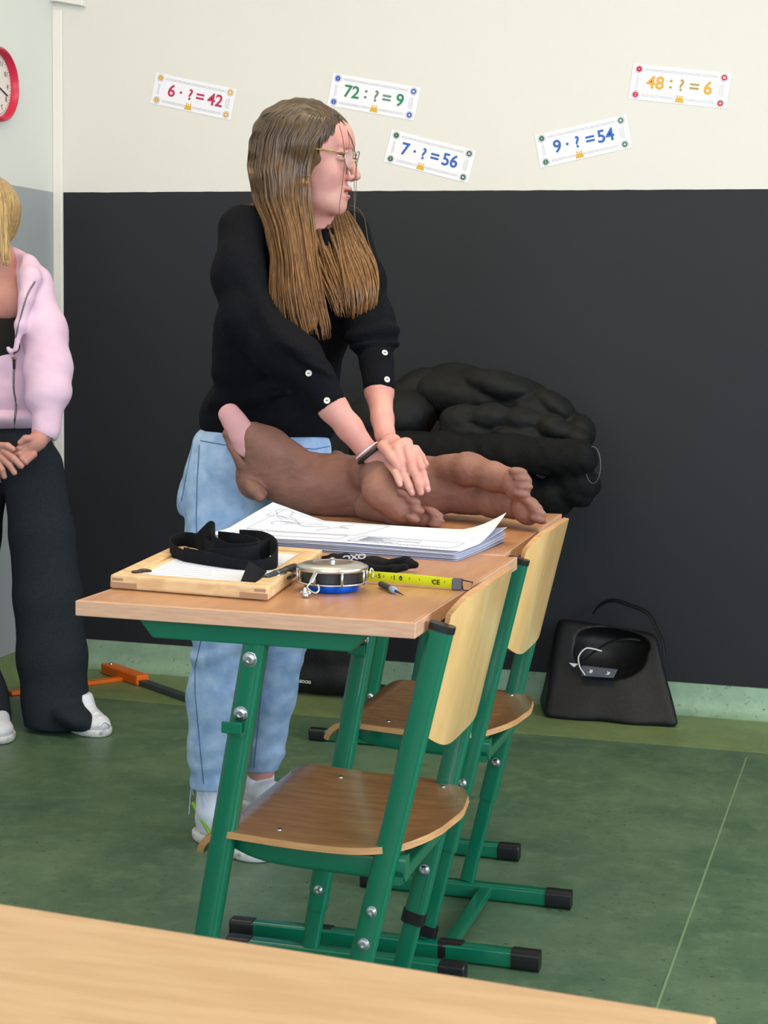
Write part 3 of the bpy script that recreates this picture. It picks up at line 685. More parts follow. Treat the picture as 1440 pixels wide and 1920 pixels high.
# ===== woman pressing on the manikin =====
hc = P(653, 294, 3.425)
az = math.radians(4); f_ = np.array((math.cos(az), math.sin(az), -.10)); f_ /= np.linalg.norm(f_)
l_ = np.cross((0, 0, 1), f_); l_ /= np.linalg.norm(l_); u_ = np.cross(f_, l_); Rh = np.stack([f_, l_, u_], 1)
HS = 1.05
hp, HL = head_prims(hc, Rh, True, HS)
neck = [cone(HL(-.075, 0, -.05), P(575, 425, 3.46), .048, .056, .02), cone(P(575, 425, 3.46), P(565, 470, 3.48), .056, .085, .02)]
headVQ = solid(hp+neck, .0022)
def finger(L, k=.003): return pchain(L, k)
hands = []
# left arm (upper hand)
hands += pchain([(706, 700, 3.365, 22), (711, 735, 3.335, 26), (717, 785, 3.285, 20), (722, 815, 3.26, 20)], .012)
hands += [pe(733, 832, 3.235, 21, 19, 14, 30, .010), pe(748, 843, 3.215, 23, 17, 13, 35, .010), pe(757, 836, 3.225, 19, 14, 12, 35, .010)]
hands += finger([(718, 836, 3.215, 11), (733, 855, 3.195, 9.5), (745, 872, 3.185, 8.3), (748, 878, 3.183, 6.5)])
hands += finger([(745, 845, 3.205, 11), (752, 868, 3.19, 9.6), (757, 885, 3.185, 8.6), (752, 893, 3.205, 7)])
hands += finger([(764, 843, 3.21, 10.5), (771, 868, 3.19, 9.2), (776, 884, 3.18, 8.6), (770, 895, 3.20, 7)])
hands += finger([(776, 843, 3.22, 9.5), (784, 862, 3.20, 8.6), (790, 877, 3.185, 8.2), (786, 888, 3.205, 6.6)])
hands += finger([(780, 842, 3.245, 8), (790, 856, 3.235, 7.2), (797, 870, 3.23, 6.6), (794, 880, 3.24, 5.5)])
# right arm (lower hand)
hands += pchain([(596, 725, 3.228, 22), (624, 764, 3.225, 27), (655, 802, 3.225, 24), (682, 838, 3.23, 21)], .012)
hands += [pe(700, 855, 3.235, 26, 20, 13, -30, .012), pe(735, 870, 3.235, 26, 20, 12, -35, .012), pe(756, 874, 3.225, 22, 15, 10, -35, .012)]
hands += finger([(728, 868, 3.215, 8), (741, 886, 3.18, 6.6), (747, 900, 3.165, 6.2), (750, 908, 3.16, 5.4)], .0025)
hands += finger([(748, 872, 3.215, 9), (760, 895, 3.175, 8.2), (768, 913, 3.165, 7.6), (773, 924, 3.165, 6.4)], .0025)
hands += finger([(768, 872, 3.215, 9), (781, 893, 3.175, 8.4), (786, 909, 3.165, 7.8), (789, 923, 3.165, 6.6)], .0025)
hands += finger([(778, 870, 3.22, 8.5), (793, 888, 3.185, 7.6), (798, 905, 3.175, 7.0), (802, 918, 3.175, 6.0)], .0025)
hands += finger([(712, 850, 3.26, 10), (735, 852, 3.275, 9), (752, 858, 3.275, 7.5), (762, 862, 3.275, 6.5)], .0025)
handVQ = solid(hands, .0017)
# trunk and legs inside the clothes
trunk = [pe(562, 530, 3.50, 70, 120, 55, -8, .03), pe(500, 810, 3.53, 85, 80, 60, 0, .04), pe(530, 690, 3.52, 75, 120, 60, 0, .04)]
trunk += pchain([(430, 860, 3.48, 68), (415, 1215, 3.43, 42), (405, 1460, 3.44, 24), (404, 1545, 3.44, 21)], .03)
trunk += pchain([(545, 860, 3.60, 64), (520, 1210, 3.64, 38), (488, 1430, 3.72, 26), (480, 1480, 3.73, 25)], .03)
trunk += pchain([(480, 445, 3.38, 22), (465, 590, 3.29, 26), (540, 660, 3.25, 24), (600, 730, 3.225, 17)], .02)
trunk += pchain([(650, 450, 3.56, 24), (690, 600, 3.45, 24), (706, 690, 3.37, 20)], .02)
trunkVQ = solid(trunk, .010)
V, Qd = join_meshes([headVQ, handVQ, trunkVQ])
WL = (-1.28, 3.5, 0)
woman = mesh_obj('person', V, Qd, SKIN, None, WL)
tag(woman, 'person with long light brown hair in black sweater and jeans pressing on the dog manikin', 'person')
eyes(HL, Rh, woman, HS)
V, Qd = solid([ell(HL(.0062, 0, -.0635), (.0088, .0180, .0042), Rh, .002), ell(HL(.0040, 0, -.0775), (.0088, .0165, .0052), Rh, .002), cut(HL(.008, 0, -.0698), (.018, .0170, .0038), Rh, .0015)], .001)
mesh_obj('lips', V, Qd, LIP, woman)
nl = MB()
for (x, y_, yy, a) in ((746, 875, 3.1795, -60), (749, 905, 3.1585, -65), (772, 921, 3.160, -62), (788, 920, 3.1605, -75), (801, 915, 3.1705, -68)):
    V, Qd = solid([pe(x, y_, yy, 5.5, 3.6, 2.2, a, .001)], .0007); mesh_obj('fingernail', V, Qd, mat('nail', (224, 150, 150), rough=.25), woman)

# sweater
SW = mat('black_knit', (12, 13, 17), rough=.95, col2=(20, 21, 26), scale=320, bump=.5, bscale=420, spec=.1)
sw = [pe(570, 480, 3.49, 108, 96, 100, -14, .05), pe(562, 570, 3.50, 112, 130, 98, -5, .05), pe(525, 700, 3.52, 112, 110, 96, 0, .05),
      pe(502, 790, 3.53, 128, 90, 112, -3, .05), pe(470, 640, 3.44, 72, 110, 70, 0, .05)]
sw += pchain([(505, 420, 3.42, 34), (452, 425, 3.37, 33)], .04)+pchain([(590, 425, 3.49, 34), (652, 432, 3.56, 32)], .04)
sw += pchain([(456, 436, 3.36, 44), (450, 520, 3.31, 47), (468, 600, 3.28, 49), (522, 655, 3.25, 47), (562, 675, 3.235, 47)], .03)
sw += pchain([(575, 690, 3.228, 37), (590, 708, 3.225, 36), (617, 751, 3.222, 32)], .006)
sw += pchain([(652, 440, 3.56, 40), (680, 530, 3.50, 40), (692, 600, 3.45, 44), (700, 632, 3.42, 46)], .03)
sw += pchain([(702, 650, 3.405, 36), (706, 680, 3.375, 34), (711, 722, 3.34, 31)], .006)
sw += [pe(570, 668, 3.225, 60, 21, 50, -32, .007), pe(548, 648, 3.24, 56, 18, 50, -34, .010), pe(586, 686, 3.222, 52, 12, 46, -30, .005), pe(698, 626, 3.41, 53, 21, 48, 10, .007), pe(702, 648, 3.40, 48, 12, 44, 4, .005), pe(692, 604, 3.43, 46, 16, 44, 12, .010)]
sw += [cone(P(440, 470, 3.30), P(520, 640, 3.20), .010, .012, .03), cone(P(410, 700, 3.42), P(520, 690, 3.36), .008, .012, .03), cone(P(400, 755, 3.42), P(540, 735, 3.38), .008, .010, .03)]
armR = (P(612, 745, 3.222)-P(588, 700, 3.225)); armR /= np.linalg.norm(armR); armL = P(709, 716, 3.35)-P(704, 672, 3.38); armL /= np.linalg.norm(armL)
sw += [pe(592, 440, 3.385, 15, 52, 34, 6, .006, cut)]
sw += [cut(P(634, 781, 3.222), (rp(33, P(628, 772, 3.222)),)*3, None, .003), cut(P(715, 758, 3.325), (rp(34, P(711, 748, 3.33)),)*3, None, .003)]
sw += [cut(P(588, 395, 3.44), (.06, .06, .045), None, .01)]
def swd(X):
    fold = wobble(X, .0022, 17, 11, (1, 1, 1.3))+wobble(X, .0012, 60, 12)
    return fold
hem = P(500, 826, 3.53)
V, Qd = solid(sw, .0042, disp=swd, planes=[(hem, tuple(-(UP*.997)+RT*.04))])
sweater = mesh_obj('sweater', V, Qd, SW, woman); SWB_ = bvh(V, Qd)
BTN = mat('cream_button', (206, 204, 188), rough=.35)
def button(x, y_, yy, par, n=None):
    z = hit(x, y_, SWB_); p = z[0]+z[2]*.0005; nn = z[2]; q = np.array(Vector(nn).to_track_quat('Z', 'Y').to_matrix())
    b = MB().lathe([(.0062, 0), (.0066, .001), (.0062, .0022), (.0045, .0018), (.0001, .0016)], p, 20, R=q).obj('button', BTN, par, smooth=True, auto=40)
    MB().box((-.0022, -.0009, .0012), (.0022, .0009, .0026), q, p).obj('thread', BLACKP, b)
SWB = sweater
for (x, y_, yy) in ((579, 700, 3.165), (613, 751, 3.178), (721, 662, 3.345), (725, 712, 3.318)): button(x, y_, yy, sweater)

# jeans
DENIM = mat('light_denim', (134, 164, 202), rough=.85, col2=(168, 192, 222), scale=26, bump=.35, bscale=500, spec=.2, detail=8)
jn = [pe(492, 868, 3.53, 128, 75, 112, 0, .05), pe(490, 830, 3.53, 124, 50, 105, 0, .04)]
jn += pchain([(432, 900, 3.48, 88), (428, 1010, 3.455, 78), (420, 1120, 3.44, 64), (417, 1215, 3.43, 54), (410, 1310, 3.44, 58), (406, 1400, 3.44, 52), (404, 1470, 3.44, 47)], .02)
jn += pchain([(550, 900, 3.60, 74), (540, 1030, 3.62, 64), (525, 1210, 3.64, 46), (510, 1300, 3.67, 45), (494, 1400, 3.70, 38), (485, 1450, 3.72, 34)], .02)
jn += [pe(345, 935, 3.47, 12, 30, 30, -8, .03)]
def jd(X):
    z = X[:, 2]; w = np.clip(1-np.abs(z-.42)/.30, .25, 1)
    return wobble(X, .0022, 12, 21, (1, 1, 3.6))*w+wobble(X, .0006, 90, 22)+(.0032*np.exp(-((z-.44)/.07)**2)+.0022*np.exp(-((z-.17)/.05)**2))*np.sin(z*130+4*np.sin(X[:, 0]*22)+3*np.sin(X[:, 1]*17))
w0 = P(490, 780, 3.53)
hemj = P(404, 1478, 3.44)
V, Qd = solid(jn, .0045, disp=jd, planes=[(w0, tuple(UP)), (hemj, tuple(-UP))])
jeans = mesh_obj('jeans', V, Qd, DENIM, woman); JNB = bvh(V, Qd)
SEAMM = mat('denim_seam', (84, 114, 156), rough=.9)
def surf_line(L, name, m, r, par, n=6):
    MB().tube(catmull([P(*q) for q in L], n), r, 5).obj(name, m, par, smooth=True)
def seam(pts, par, bv, r=.0012, m=None, name='seam'):
    q = [hit(a, b, bv) for a, b in pts]; q = [z[0]+z[2]*.0002 for z in q if z is not None]
    if len(q) > 1: MB().tube(catmull(q, 3), r, 5).obj(name, m or SEAMM, par, smooth=True)
def dense(pts, n=8):
    return [(pts[i][0]+(pts[i+1][0]-pts[i][0])*k/n, pts[i][1]+(pts[i+1][1]-pts[i][1])*k/n) for i in range(len(pts)-1) for k in range(n)]+[pts[-1]]
seam(dense([(374, 835), (370, 900), (368, 980), (378, 1195), (366, 1250), (366, 1300), (374, 1390), (382, 1470)]), jeans, JNB, .0015)
seam(dense([(362, 830), (352, 880), (340, 940)]), jeans, JNB)
seam(dense([(500, 1195), (494, 1260), (486, 1340), (476, 1440)]), jeans, JNB, .0015)
seam(dense([(493, 1195), (487, 1260), (479, 1340), (469, 1440)]), jeans, JNB, .0008)
seam(dense([(376, 826), (420, 834), (460, 836)]), jeans, JNB)
seam(dense([(540, 838), (590, 842), (622, 836)]), jeans, JNB)
# frayed hem threads, belt loop
fr = MB(); rr_ = random.Random(3)
for i in range(34):
    x = 357+rr_.random()*95; p0 = P(x, 1474+rr_.random()*4, 3.44-.055+.0005*abs(x-404)); p1 = p0+np.array((rr_.uniform(-.008, .008), rr_.uniform(-.004, .004), -rr_.uniform(.008, .035 if x > 385 else .06)))
    fr.tube([p0, (p0+p1)/2+np.array((rr_.uniform(-.006, .006), 0, 0)), p1], .0007, 4)
fr.obj('frayed_hem', mat('denim_thread', (196, 208, 226), rough=.9), jeans)
# shoes
def shoe(heel, toe, par, name='shoe', wd=.045, hgt=.09):
    heel = np.array(heel, float); toe = np.array(toe, float); d = toe-heel; L = np.linalg.norm(d); d /= L; s = np.array((-d[1], d[0], 0)); R = np.stack([d, s, np.array((0, 0, 1))], 1)
    E = lambda x, z, a, b, c, k=.02, y=0: ell(heel+d*x+s*y+np.array((0, 0, z)), (a, b, c), R, k)
    up = [E(.045, .05, .045, wd*.78, .045), E(L*.45, .042, L*.28, wd*.82, .036), E(L-.055, .032, .058, wd*.95, .027), E(.055, .085, .036, wd*.72, .035)]
    V, Qd = solid(up, .003, planes=[(heel+np.array((0, 0, .105)), (0, 0, 1)), (heel+np.array((0, 0, .006)), (0, 0, -1))])
    o = mesh_obj(name, V, Qd, mat('white_shoe_leather', (218, 220, 228), rough=.5, col2=(204, 206, 214), scale=30), par)
    so = [E(.045, .014, .052, wd*.9, .030, .03), E(L*.5, .014, L*.4, wd*.85, .028, .03), E(L-.055, .014, .062, wd*1.04, .030, .03)]
    V, Qd = solid(so, .003, planes=[(heel+np.array((0, 0, .022)), (0, 0, 1)), (heel+np.array((0, 0, .001)), (0, 0, -1))])
    mesh_obj('sole', V, Qd, mat('worn_white_rubber', (206, 206, 206), rough=.6, col2=(120, 116, 112), scale=55, lo=.52, hi=.75), o)
    for q in range(4):
        t = .095+.022*q; z = .077-.008*q; c = heel+d*(t+.015)+np.array((0, 0, z-.010))
        MB().tube(catmull([c-s*.020-np.array((0, 0, .010)), c+np.array((0, 0, .002)), c+s*.020-np.array((0, 0, .010))], 4), .0028, 6).obj('lace', mat('white_lace', (232, 232, 236), rough=.8), o, smooth=True)
    return o, heel, d, s
h1 = PZ(385, 1578, 0)+np.array((.0, .03, 0)); t1 = PZ(490, 1606, 0)+np.array((.012, .02, 0))
h1 = np.array((-1.392, 3.478, 0)); t1 = np.array((-1.185, 3.345, 0))
sh, hh_, dd_, ss_ = shoe(h1, t1, woman)
c = hh_+dd_*.02
MB().tube(catmull([hh_+dd_*.01-ss_*.028+np.array((0, 0, .082)), hh_+dd_*.07-ss_*.036+np.array((0, 0, .045)), hh_+dd_*.11-ss_*.041+np.array((0, 0, .022))], 5), .005, 6).obj('stripe', mat('lime_trim', (126, 178, 60), rough=.6), sh, smooth=True)
V, Qd = solid([cone((h1+dd_*.055+np.array((0, 0, .075))), h1+dd_*.058+np.array((0, 0, .15)), .043, .041, .01)], .003); sock = mesh_obj('sock', V, Qd, mat('white_sock', (220, 222, 236), rough=.9), woman)
ring = [h1+dd_*(.06+.0425*math.cos(a))+ss_*.0425*math.sin(a)+np.array((0, 0, .128)) for a in np.linspace(0, 2*math.pi, 25)[:-1]]
MB().tube(ring, .002, 6, closed=True).obj('sock_stripe', mat('magenta_thread', (176, 60, 120), rough=.8), sock, smooth=True)
ak = P(482, 1486, 3.73); ak[2] = 0; db = np.array((.80, -.6, 0)); shoe(ak-db*.055, ak+db*.165, woman)
V, Qd = solid([cone(ak+np.array((0, 0, .07)), ak+np.array((0, 0, .20)), .041, .038, .01)], .003); mesh_obj('sock', V, Qd, MATS['white_sock'], woman)
# bracelet, smartwatch strap like bands on the right wrist
wr = P(690, 848, 3.232); wd_ = P(700, 860, 3.232)-P(678, 832, 3.23); wd_ /= np.linalg.norm(wd_)
bu = np.cross(wd_, FW); bu /= np.linalg.norm(bu); bv = np.cross(wd_, bu)
for off, nm, cc, r in ((-.004, 'bracelet', (214, 196, 200), .0022), (.006, 'hair_tie', (16, 16, 18), .0042)):
    MB().tube([wr+wd_*off+bu*.0262*math.cos(a)+bv*.0235*math.sin(a) for a in np.linspace(0, 2*math.pi, 33)[:-1]], r, 8, closed=True).obj(nm, mat('band_'+nm, cc, rough=.6), woman, smooth=True)
# glasses
GOLD = mat('gold_wire', (200, 160, 110), rough=.25, metal=1); TORT = mat('tortoiseshell', (96, 72, 44), rough=.25, col2=(176, 142, 84), scale=90)
g = MB()
for s_ in (1, -1):
    g.tube([HL(.0125-.010*max(0, math.cos(a))**2*.6, (.032+.024*math.cos(a))*s_, -.006+.021*math.sin(a)) for a in np.linspace(0, 2*math.pi, 29)[:-1]], .0011, 6, closed=True)
g.tube(catmull([HL(.0125, -.009, .002), HL(.0165, 0, .006), HL(.0125, .009, .002)], 4), .0011, 6)
gl = g.obj('glasses', GOLD, woman, smooth=True)
for s_ in (1, -1):
    MB().prism([HL(.0122-.010*max(0, math.cos(a))**2*.6, (.032+.023*math.cos(a))*s_, -.006+.020*math.sin(a)) for a in np.linspace(0, 2*math.pi, 25)[:-1]], Rh[:, 0]*.0008).obj('lens', mat('lens_glass', (255, 255, 255), rough=0, alpha=.12), gl)
    MB().tube(catmull([HL(.006, .055*s_, .002), HL(-.02, .069*s_, .003), HL(-.07, .077*s_, .002), HL(-.095, .078*s_, -.008)], 5), .0017, 6).obj('temple', TORT, gl, smooth=True)

# hair
HM = hair_mat('light_brown_hair', 1.08, 1.58, (68, 55, 40), (148, 103, 54))
cap = [ell(HL(-.094, 0, .026), (.102, .085, .082), Rh, .02), ell(HL(-.11, 0, .0), (.092, .086, .10), Rh, .02), cut(HL(.035, .0, -.046), (.085, .12, .115), Rh, .008),
       ]
cap += pchain([(520, 250, 3.40, 40), (520, 330, 3.375, 42), (535, 400, 3.365, 34), (553, 470, 3.345, 32), (560, 545, 3.33, 34), (572, 600, 3.325, 24)], .02)
cap += pchain([(545, 260, 3.47, 48), (535, 380, 3.45, 42), (500, 400, 3.42, 26)], .02)
cap += pchain([(618, 400, 3.50, 22), (630, 450, 3.47, 30), (652, 515, 3.45, 34), (662, 560, 3.43, 18)], .02)
V, Qd = solid(cap, .003, disp=lambda X: wobble(X, .0022, 120, 31, (1, 1, .07)))
hair = mesh_obj('hair', V, Qd, HM, woman); HB = bvh(V, Qd)
def onhair(q, out=.0015):
    z = hit(q[0], q[1]+(5 if q[1] < 215 else 0), HB); p = P(*q)
    if z is None or q[1] > 400: return p
    t = min(1, max(0, (q[1]-290)/90)); return (z[0]-FW*out)*(1-t)+p*t if z[0][1] < p[1]+.03 else p
def gd(g_):
    out = []
    for i in range(len(g_)-1):
        n = 4 if g_[i][1] < 330 else 2
        for k in range(n): out.append(tuple(g_[i][c]+(g_[i+1][c]-g_[i][c])*k/n for c in range(3)))
    return [onhair(q) for q in out+[g_[-1]]]
GA = [[(548, 190, 3.44), (497, 212, 3.40), (474, 262, 3.38), (472, 315, 3.37), (480, 375, 3.37), (500, 425, 3.35), (512, 480, 3.33), (507, 540, 3.31), (507, 590, 3.30), (528, 622, 3.30)],
      [(560, 189, 3.43), (525, 212, 3.37), (503, 262, 3.345), (497, 320, 3.335), (506, 375, 3.335), (525, 430, 3.32), (535, 490, 3.305), (535, 545, 3.295), (540, 595, 3.29), (556, 634, 3.29)],
      [(580, 190, 3.42), (555, 212, 3.365), (535, 262, 3.335), (528, 320, 3.325), (532, 375, 3.325), (548, 430, 3.31), (556, 490, 3.30), (562, 545, 3.29), (572, 595, 3.285), (585, 642, 3.285)],
      [(604, 196, 3.41), (588, 222, 3.37), (567, 262, 3.34), (556, 320, 3.33), (558, 375, 3.33), (566, 430, 3.32), (574, 490, 3.305), (584, 545, 3.295), (596, 595, 3.29), (606, 645, 3.285)],
      [(626, 206, 3.40), (612, 232, 3.37), (590, 270, 3.345), (577, 320, 3.335), (578, 375, 3.335), (585, 430, 3.33), (591, 490, 3.315), (601, 545, 3.305), (612, 595, 3.30), (618, 640, 3.295)]]
st = strands([gd(g_) for g_ in GA], 520, .0024, 5, .007, .016, nseg=3)
GB = [[(578, 398, 3.44), (580, 430, 3.41), (585, 465, 3.40), (597, 505, 3.39), (616, 552, 3.385), (630, 598, 3.385)],
      [(620, 400, 3.47), (625, 430, 3.44), (636, 465, 3.42), (648, 505, 3.40), (658, 555, 3.39), (662, 606, 3.39)],
      [(640, 400, 3.48), (650, 430, 3.45), (664, 465, 3.43), (682, 505, 3.41), (692, 555, 3.40), (680, 606, 3.40)],
      [(652, 395, 3.49), (668, 425, 3.46), (684, 465, 3.44), (699, 505, 3.42), (706, 550, 3.41), (694, 600, 3.41)]]
st2 = strands([[P(*q) for q in g_] for g_ in GB], 380, .0024, 8, .008, .02)
st.add(st2.v, st2.f)
# crown swept forward and the hair behind the shoulder
GC = [[(560, 188, 3.43), (600, 196, 3.42), (632, 215, 3.41), (650, 240, 3.40)], [(575, 190, 3.39), (605, 203, 3.36), (625, 225, 3.355), (618, 262, 3.35)], [(560, 195, 3.37), (590, 215, 3.35), (604, 245, 3.345), (590, 300, 3.34)]]
st3 = strands([gd(g_) for g_ in GC], 200, .0022, 9, .003, .006); st.add(st3.v, st3.f)
GC2 = [[(600, 190, 3.44), (560, 193, 3.43), (515, 207, 3.42), (488, 240, 3.41), (476, 285, 3.40)], [(612, 198, 3.42), (575, 199, 3.40), (535, 214, 3.39), (505, 245, 3.38), (492, 300, 3.37)], [(625, 208, 3.41), (598, 208, 3.39), (560, 220, 3.37), (532, 250, 3.36), (520, 300, 3.35)], [(632, 216, 3.40), (612, 222, 3.38), (585, 240, 3.36), (560, 275, 3.35), (550, 320, 3.35)]]
st5 = strands([gd(g_) for g_ in GC2], 260, .0022, 19, .003, .004); st.add(st5.v, st5.f)
GD = [[(500, 330, 3.44), (490, 370, 3.42), (470, 385, 3.40), (448, 388, 3.37), (425, 410, 3.35)], [(510, 350, 3.44), (500, 385, 3.41), (478, 400, 3.38), (455, 402, 3.35), (440, 408, 3.34)]]
st4 = strands([[P(*q) for q in g_] for g_ in GD], 60, .0016, 10, .004, .02); st.add(st4.v, st4.f)
for L in ([(646, 236, 3.40), (660, 262, 3.395), (668, 300, 3.39), (668, 345, 3.39), (665, 390, 3.39), (660, 440, 3.39), (655, 480, 3.39)],
          [(636, 235, 3.365), (643, 262, 3.36), (646, 300, 3.35), (642, 345, 3.355), (636, 395, 3.37), (640, 430, 3.38)],
          [(648, 240, 3.40), (663, 275, 3.395), (667, 310, 3.392), (664, 360, 3.39), (668, 420, 3.39), (690, 460, 3.40)],
          [(655, 385, 3.43), (672, 392, 3.42), (684, 412, 3.42), (690, 450, 3.42), (700, 480, 3.42)]):
    st.tube(catmull([P(*q) for q in L], 6), .0007, 5)
st.obj('hair_strands', HM, hair, smooth=True, fix=False)

# ===== second person, at the left edge of the picture =====
hc2 = P(-22, 402, 4.22); az = math.radians(-62); f2 = np.array((math.cos(az), math.sin(az), -.05)); f2 /= np.linalg.norm(f2)
l2 = np.cross((0, 0, 1), f2); l2 /= np.linalg.norm(l2); u2 = np.cross(f2, l2); R2 = np.stack([f2, l2, u2], 1)
hp2, HL2 = head_prims(hc2, R2, False, .98)
nk = [cone(HL2(-.075, 0, -.05), P(-5, 500, 4.30), .045, .052, .02), cone(P(-5, 500, 4.30), P(0, 545, 4.31), .055, .075, .03), pe(2, 560, 4.27, 45, 45, 30, 0, .03)]
A2 = solid(hp2+nk, .0032)
hd = []
# her left hand (from the sleeve on the right) laid over by the right hand
hd += pchain([(88, 775, 4.185, 18), (83, 808, 4.17, 19), (72, 826, 4.15, 17)], .01)+[pe(60, 838, 4.14, 20, 14, 14, 30, .01), pe(66, 828, 4.14, 19, 15, 13, 10, .01)]
for (a, b, c) in (((52, 828), (38, 840), (26, 848)), ((54, 838), (38, 851), (24, 857)), ((57, 847), (42, 860), (28, 867)), ((63, 852), (48, 866), (36, 873))): hd += pchain([(a[0], a[1], 4.13, 7), (b[0], b[1], 4.115, 6.2), (c[0], c[1], 4.12, 5.4)], .003)
hd += pchain([(62, 822, 4.13, 7.5), (48, 822, 4.115, 6.5), (38, 830, 4.11, 5.5)], .003)
hd += pchain([(-62, 770, 4.19, 24), (-40, 812, 4.16, 19), (-22, 832, 4.13, 17)], .01)+[pe(-4, 850, 4.105, 24, 17, 14, -35, .01)]
for (a, b, c) in (((8, 846), (26, 860), (40, 874)), ((2, 856), (18, 872), (27, 886)), ((-6, 864), (4, 880), (8, 893)), ((-15, 866), (-8, 884), (-4, 895))): hd += pchain([(a[0], a[1], 4.095, 7.2), (b[0], b[1], 4.085, 6.4), (c[0], c[1], 4.09, 5.6)], .003)
hd += pchain([(-2, 836, 4.10, 7.5), (14, 836, 4.09, 6.5), (24, 842, 4.09, 5.5)], .003)
B2 = solid(hd, .0022)
T2 = solid([pe(0, 650, 4.33, 62, 130, 50, 0, .03), pe(15, 840, 4.33, 66, 70, 52, 0, .03)]+pchain([(60, 880, 4.33, 42), (85, 1100, 4.33, 30), (105, 1330, 4.31, 24), (110, 1350, 4.30, 24)], .03)
           +pchain([(-36, 880, 4.33, 36), (-64, 1100, 4.28, 28), (-50, 1330, 4.20, 24), (-46, 1352, 4.18, 24)], .03)+pchain([(62, 530, 4.31, 22), (90, 650, 4.27, 18), (88, 770, 4.19, 16)], .02)+pchain([(-62, 530, 4.31, 22), (-88, 650, 4.28, 18), (-62, 770, 4.19, 16)], .02), .010)
V, Qd = join_meshes([A2, B2, T2])
per2 = mesh_obj('person', V, Qd, SKIN, None, (-2.3, 4.3, 0))
tag(per2, 'person in pale pink zip jacket and wide dark trousers, hands clasped, by the wall corner', 'person')
eyes(HL2, R2, per2, .98)
TOP = mat('black_jersey', (14, 14, 16), rough=.9)
V, Qd = solid([pe(2, 640, 4.31, 70, 72, 64, 0, .03), pe(4, 730, 4.32, 66, 80, 60, 0, .03)], .005, planes=[(P(0, 568, 4.3), (0, 0, 1))]); mesh_obj('top', V, Qd, TOP, per2)
PINK = mat('pale_pink_fleece', (226, 196, 220), rough=.9, col2=(216, 184, 208), scale=9, bump=.15, bscale=300, spec=.15)
jk = [pe(5, 640, 4.33, 82, 130, 72, 0, .04), pe(8, 735, 4.33, 84, 80, 72, 0, .04)]
jk += pchain([(20, 520, 4.33, 30), (58, 535, 4.31, 36), (84, 620, 4.28, 40), (92, 690, 4.245, 41), (86, 748, 4.20, 38)], .03)+[pe(97, 738, 4.21, 38, 34, 38, 20, .02)]
jk += pchain([(90, 770, 4.19, 30), (86, 806, 4.175, 27)], .012)
jk += pchain([(-20, 520, 4.33, 30), (-60, 535, 4.31, 36), (-90, 620, 4.28, 40), (-95, 690, 4.245, 41), (-80, 748, 4.20, 38), (-56, 795, 4.17, 27)], .03)
jk += pchain([(22, 478, 4.36, 17), (50, 500, 4.30, 21), (58, 520, 4.25, 18), (50, 560, 4.215, 13), (38, 610, 4.205, 9), (30, 655, 4.20, 6)], .015)
jk += pchain([(-22, 478, 4.36, 17), (-50, 500, 4.30, 21), (-40, 560, 4.215, 13), (-12, 620, 4.205, 9), (20, 660, 4.20, 6)], .015)
jk += [cut(P(0, 560, 4.20), (rp(24, P(0, 560, 4.2)), .10, rp(100, P(0, 560, 4.2))), None, .008), cut(P(-2, 470, 4.24), (.062, .07, .11), None, .008), cut(P(78, 836, 4.16), (.036, .036, .036), None, .004)]
hem2 = P(30, 811, 4.25)
V, Qd = solid(jk, .0048, disp=lambda X: wobble(X, .0032, 20, 41, (1, 1, 1.5))+wobble(X, .001, 70, 42))
keep = None
jacket = mesh_obj('jacket', V, Qd, PINK, per2)
JB = bvh(V, Qd)
wb = [pe(10, 786, 4.325, 86, 27, 74, 0, .02)]
V, Qd = solid(wb, .004, planes=[(P(10, 809, 4.3), tuple(-UP)), (P(10, 768, 4.3), tuple(UP))], disp=lambda X: np.sin(X[:, 0]*900)*.0004); mesh_obj('waistband', V, Qd, PINK, jacket)
ZB = bvh(V, Qd)
zp = [hit(x, y, JB, ZB) for x, y in ((28, 672), (26, 700), (26, 730), (30, 758), (28, 785), (27, 806))]
MB().tube(catmull([z[0]-FW*.002 for z in zp if z is not None], 5), .0028, 6).obj('zip', mat('grey_zip', (120, 112, 124), rough=.4, metal=.5), jacket, smooth=True)
for pts in ([(27, 664), (30, 630), (40, 590), (52, 552), (66, 528)],):
    z = [hit(x, y, JB) for x, y in pts]; MB().tube(catmull([q[0]-FW*.0015 for q in z if q is not None], 5), .0022, 6).obj('zip_teeth', MATS['grey_zip'], jacket, smooth=True)
z = hit(27, 672, JB, ZB)
if z: 
    q = z[0]-FW*.006; MB().box(q+np.array((-.003, -.002, -.03)), q+np.array((.004, .002, -.002))).obj('zip_pull', BLACKP, jacket, bevel=.001)
    MB().box(q+np.array((-.006, -.002, -.004)), q+np.array((.006, .002, .004))).obj('zip_slider', mat('copper_slider', (190, 130, 90), rough=.3, metal=1), jacket, bevel=.001)
TR = mat('charcoal_trousers', (34, 38, 44), rough=.9, col2=(40, 45, 52), scale=200, spec=.15)
tr = [pe(15, 840, 4.33, 80, 60, 66, 0, .04)]
tr += pchain([(60, 880, 4.33, 58), (78, 1000, 4.32, 60), (90, 1120, 4.31, 62), (97, 1230, 4.30, 64), (103, 1310, 4.29, 60), (108, 1345, 4.28, 62)], .02)+[pe(140, 1345, 4.24, 44, 24, 50, -22, .02)]
tr += pchain([(-36, 880, 4.33, 56), (-56, 1000, 4.30, 56), (-66, 1120, 4.27, 56), (-66, 1230, 4.24, 58), (-52, 1310, 4.20, 64), (-44, 1345, 4.17, 64)], .02)
V, Qd = solid(tr, .006, disp=lambda X: wobble(X, .003, 14, 51, (1, 1, .8)), planes=[(P(20, 800, 4.33), (0, 0, 1)), ((0, 0, .012), (0, 0, -1))]); mesh_obj('trousers', V, Qd, TR, per2)
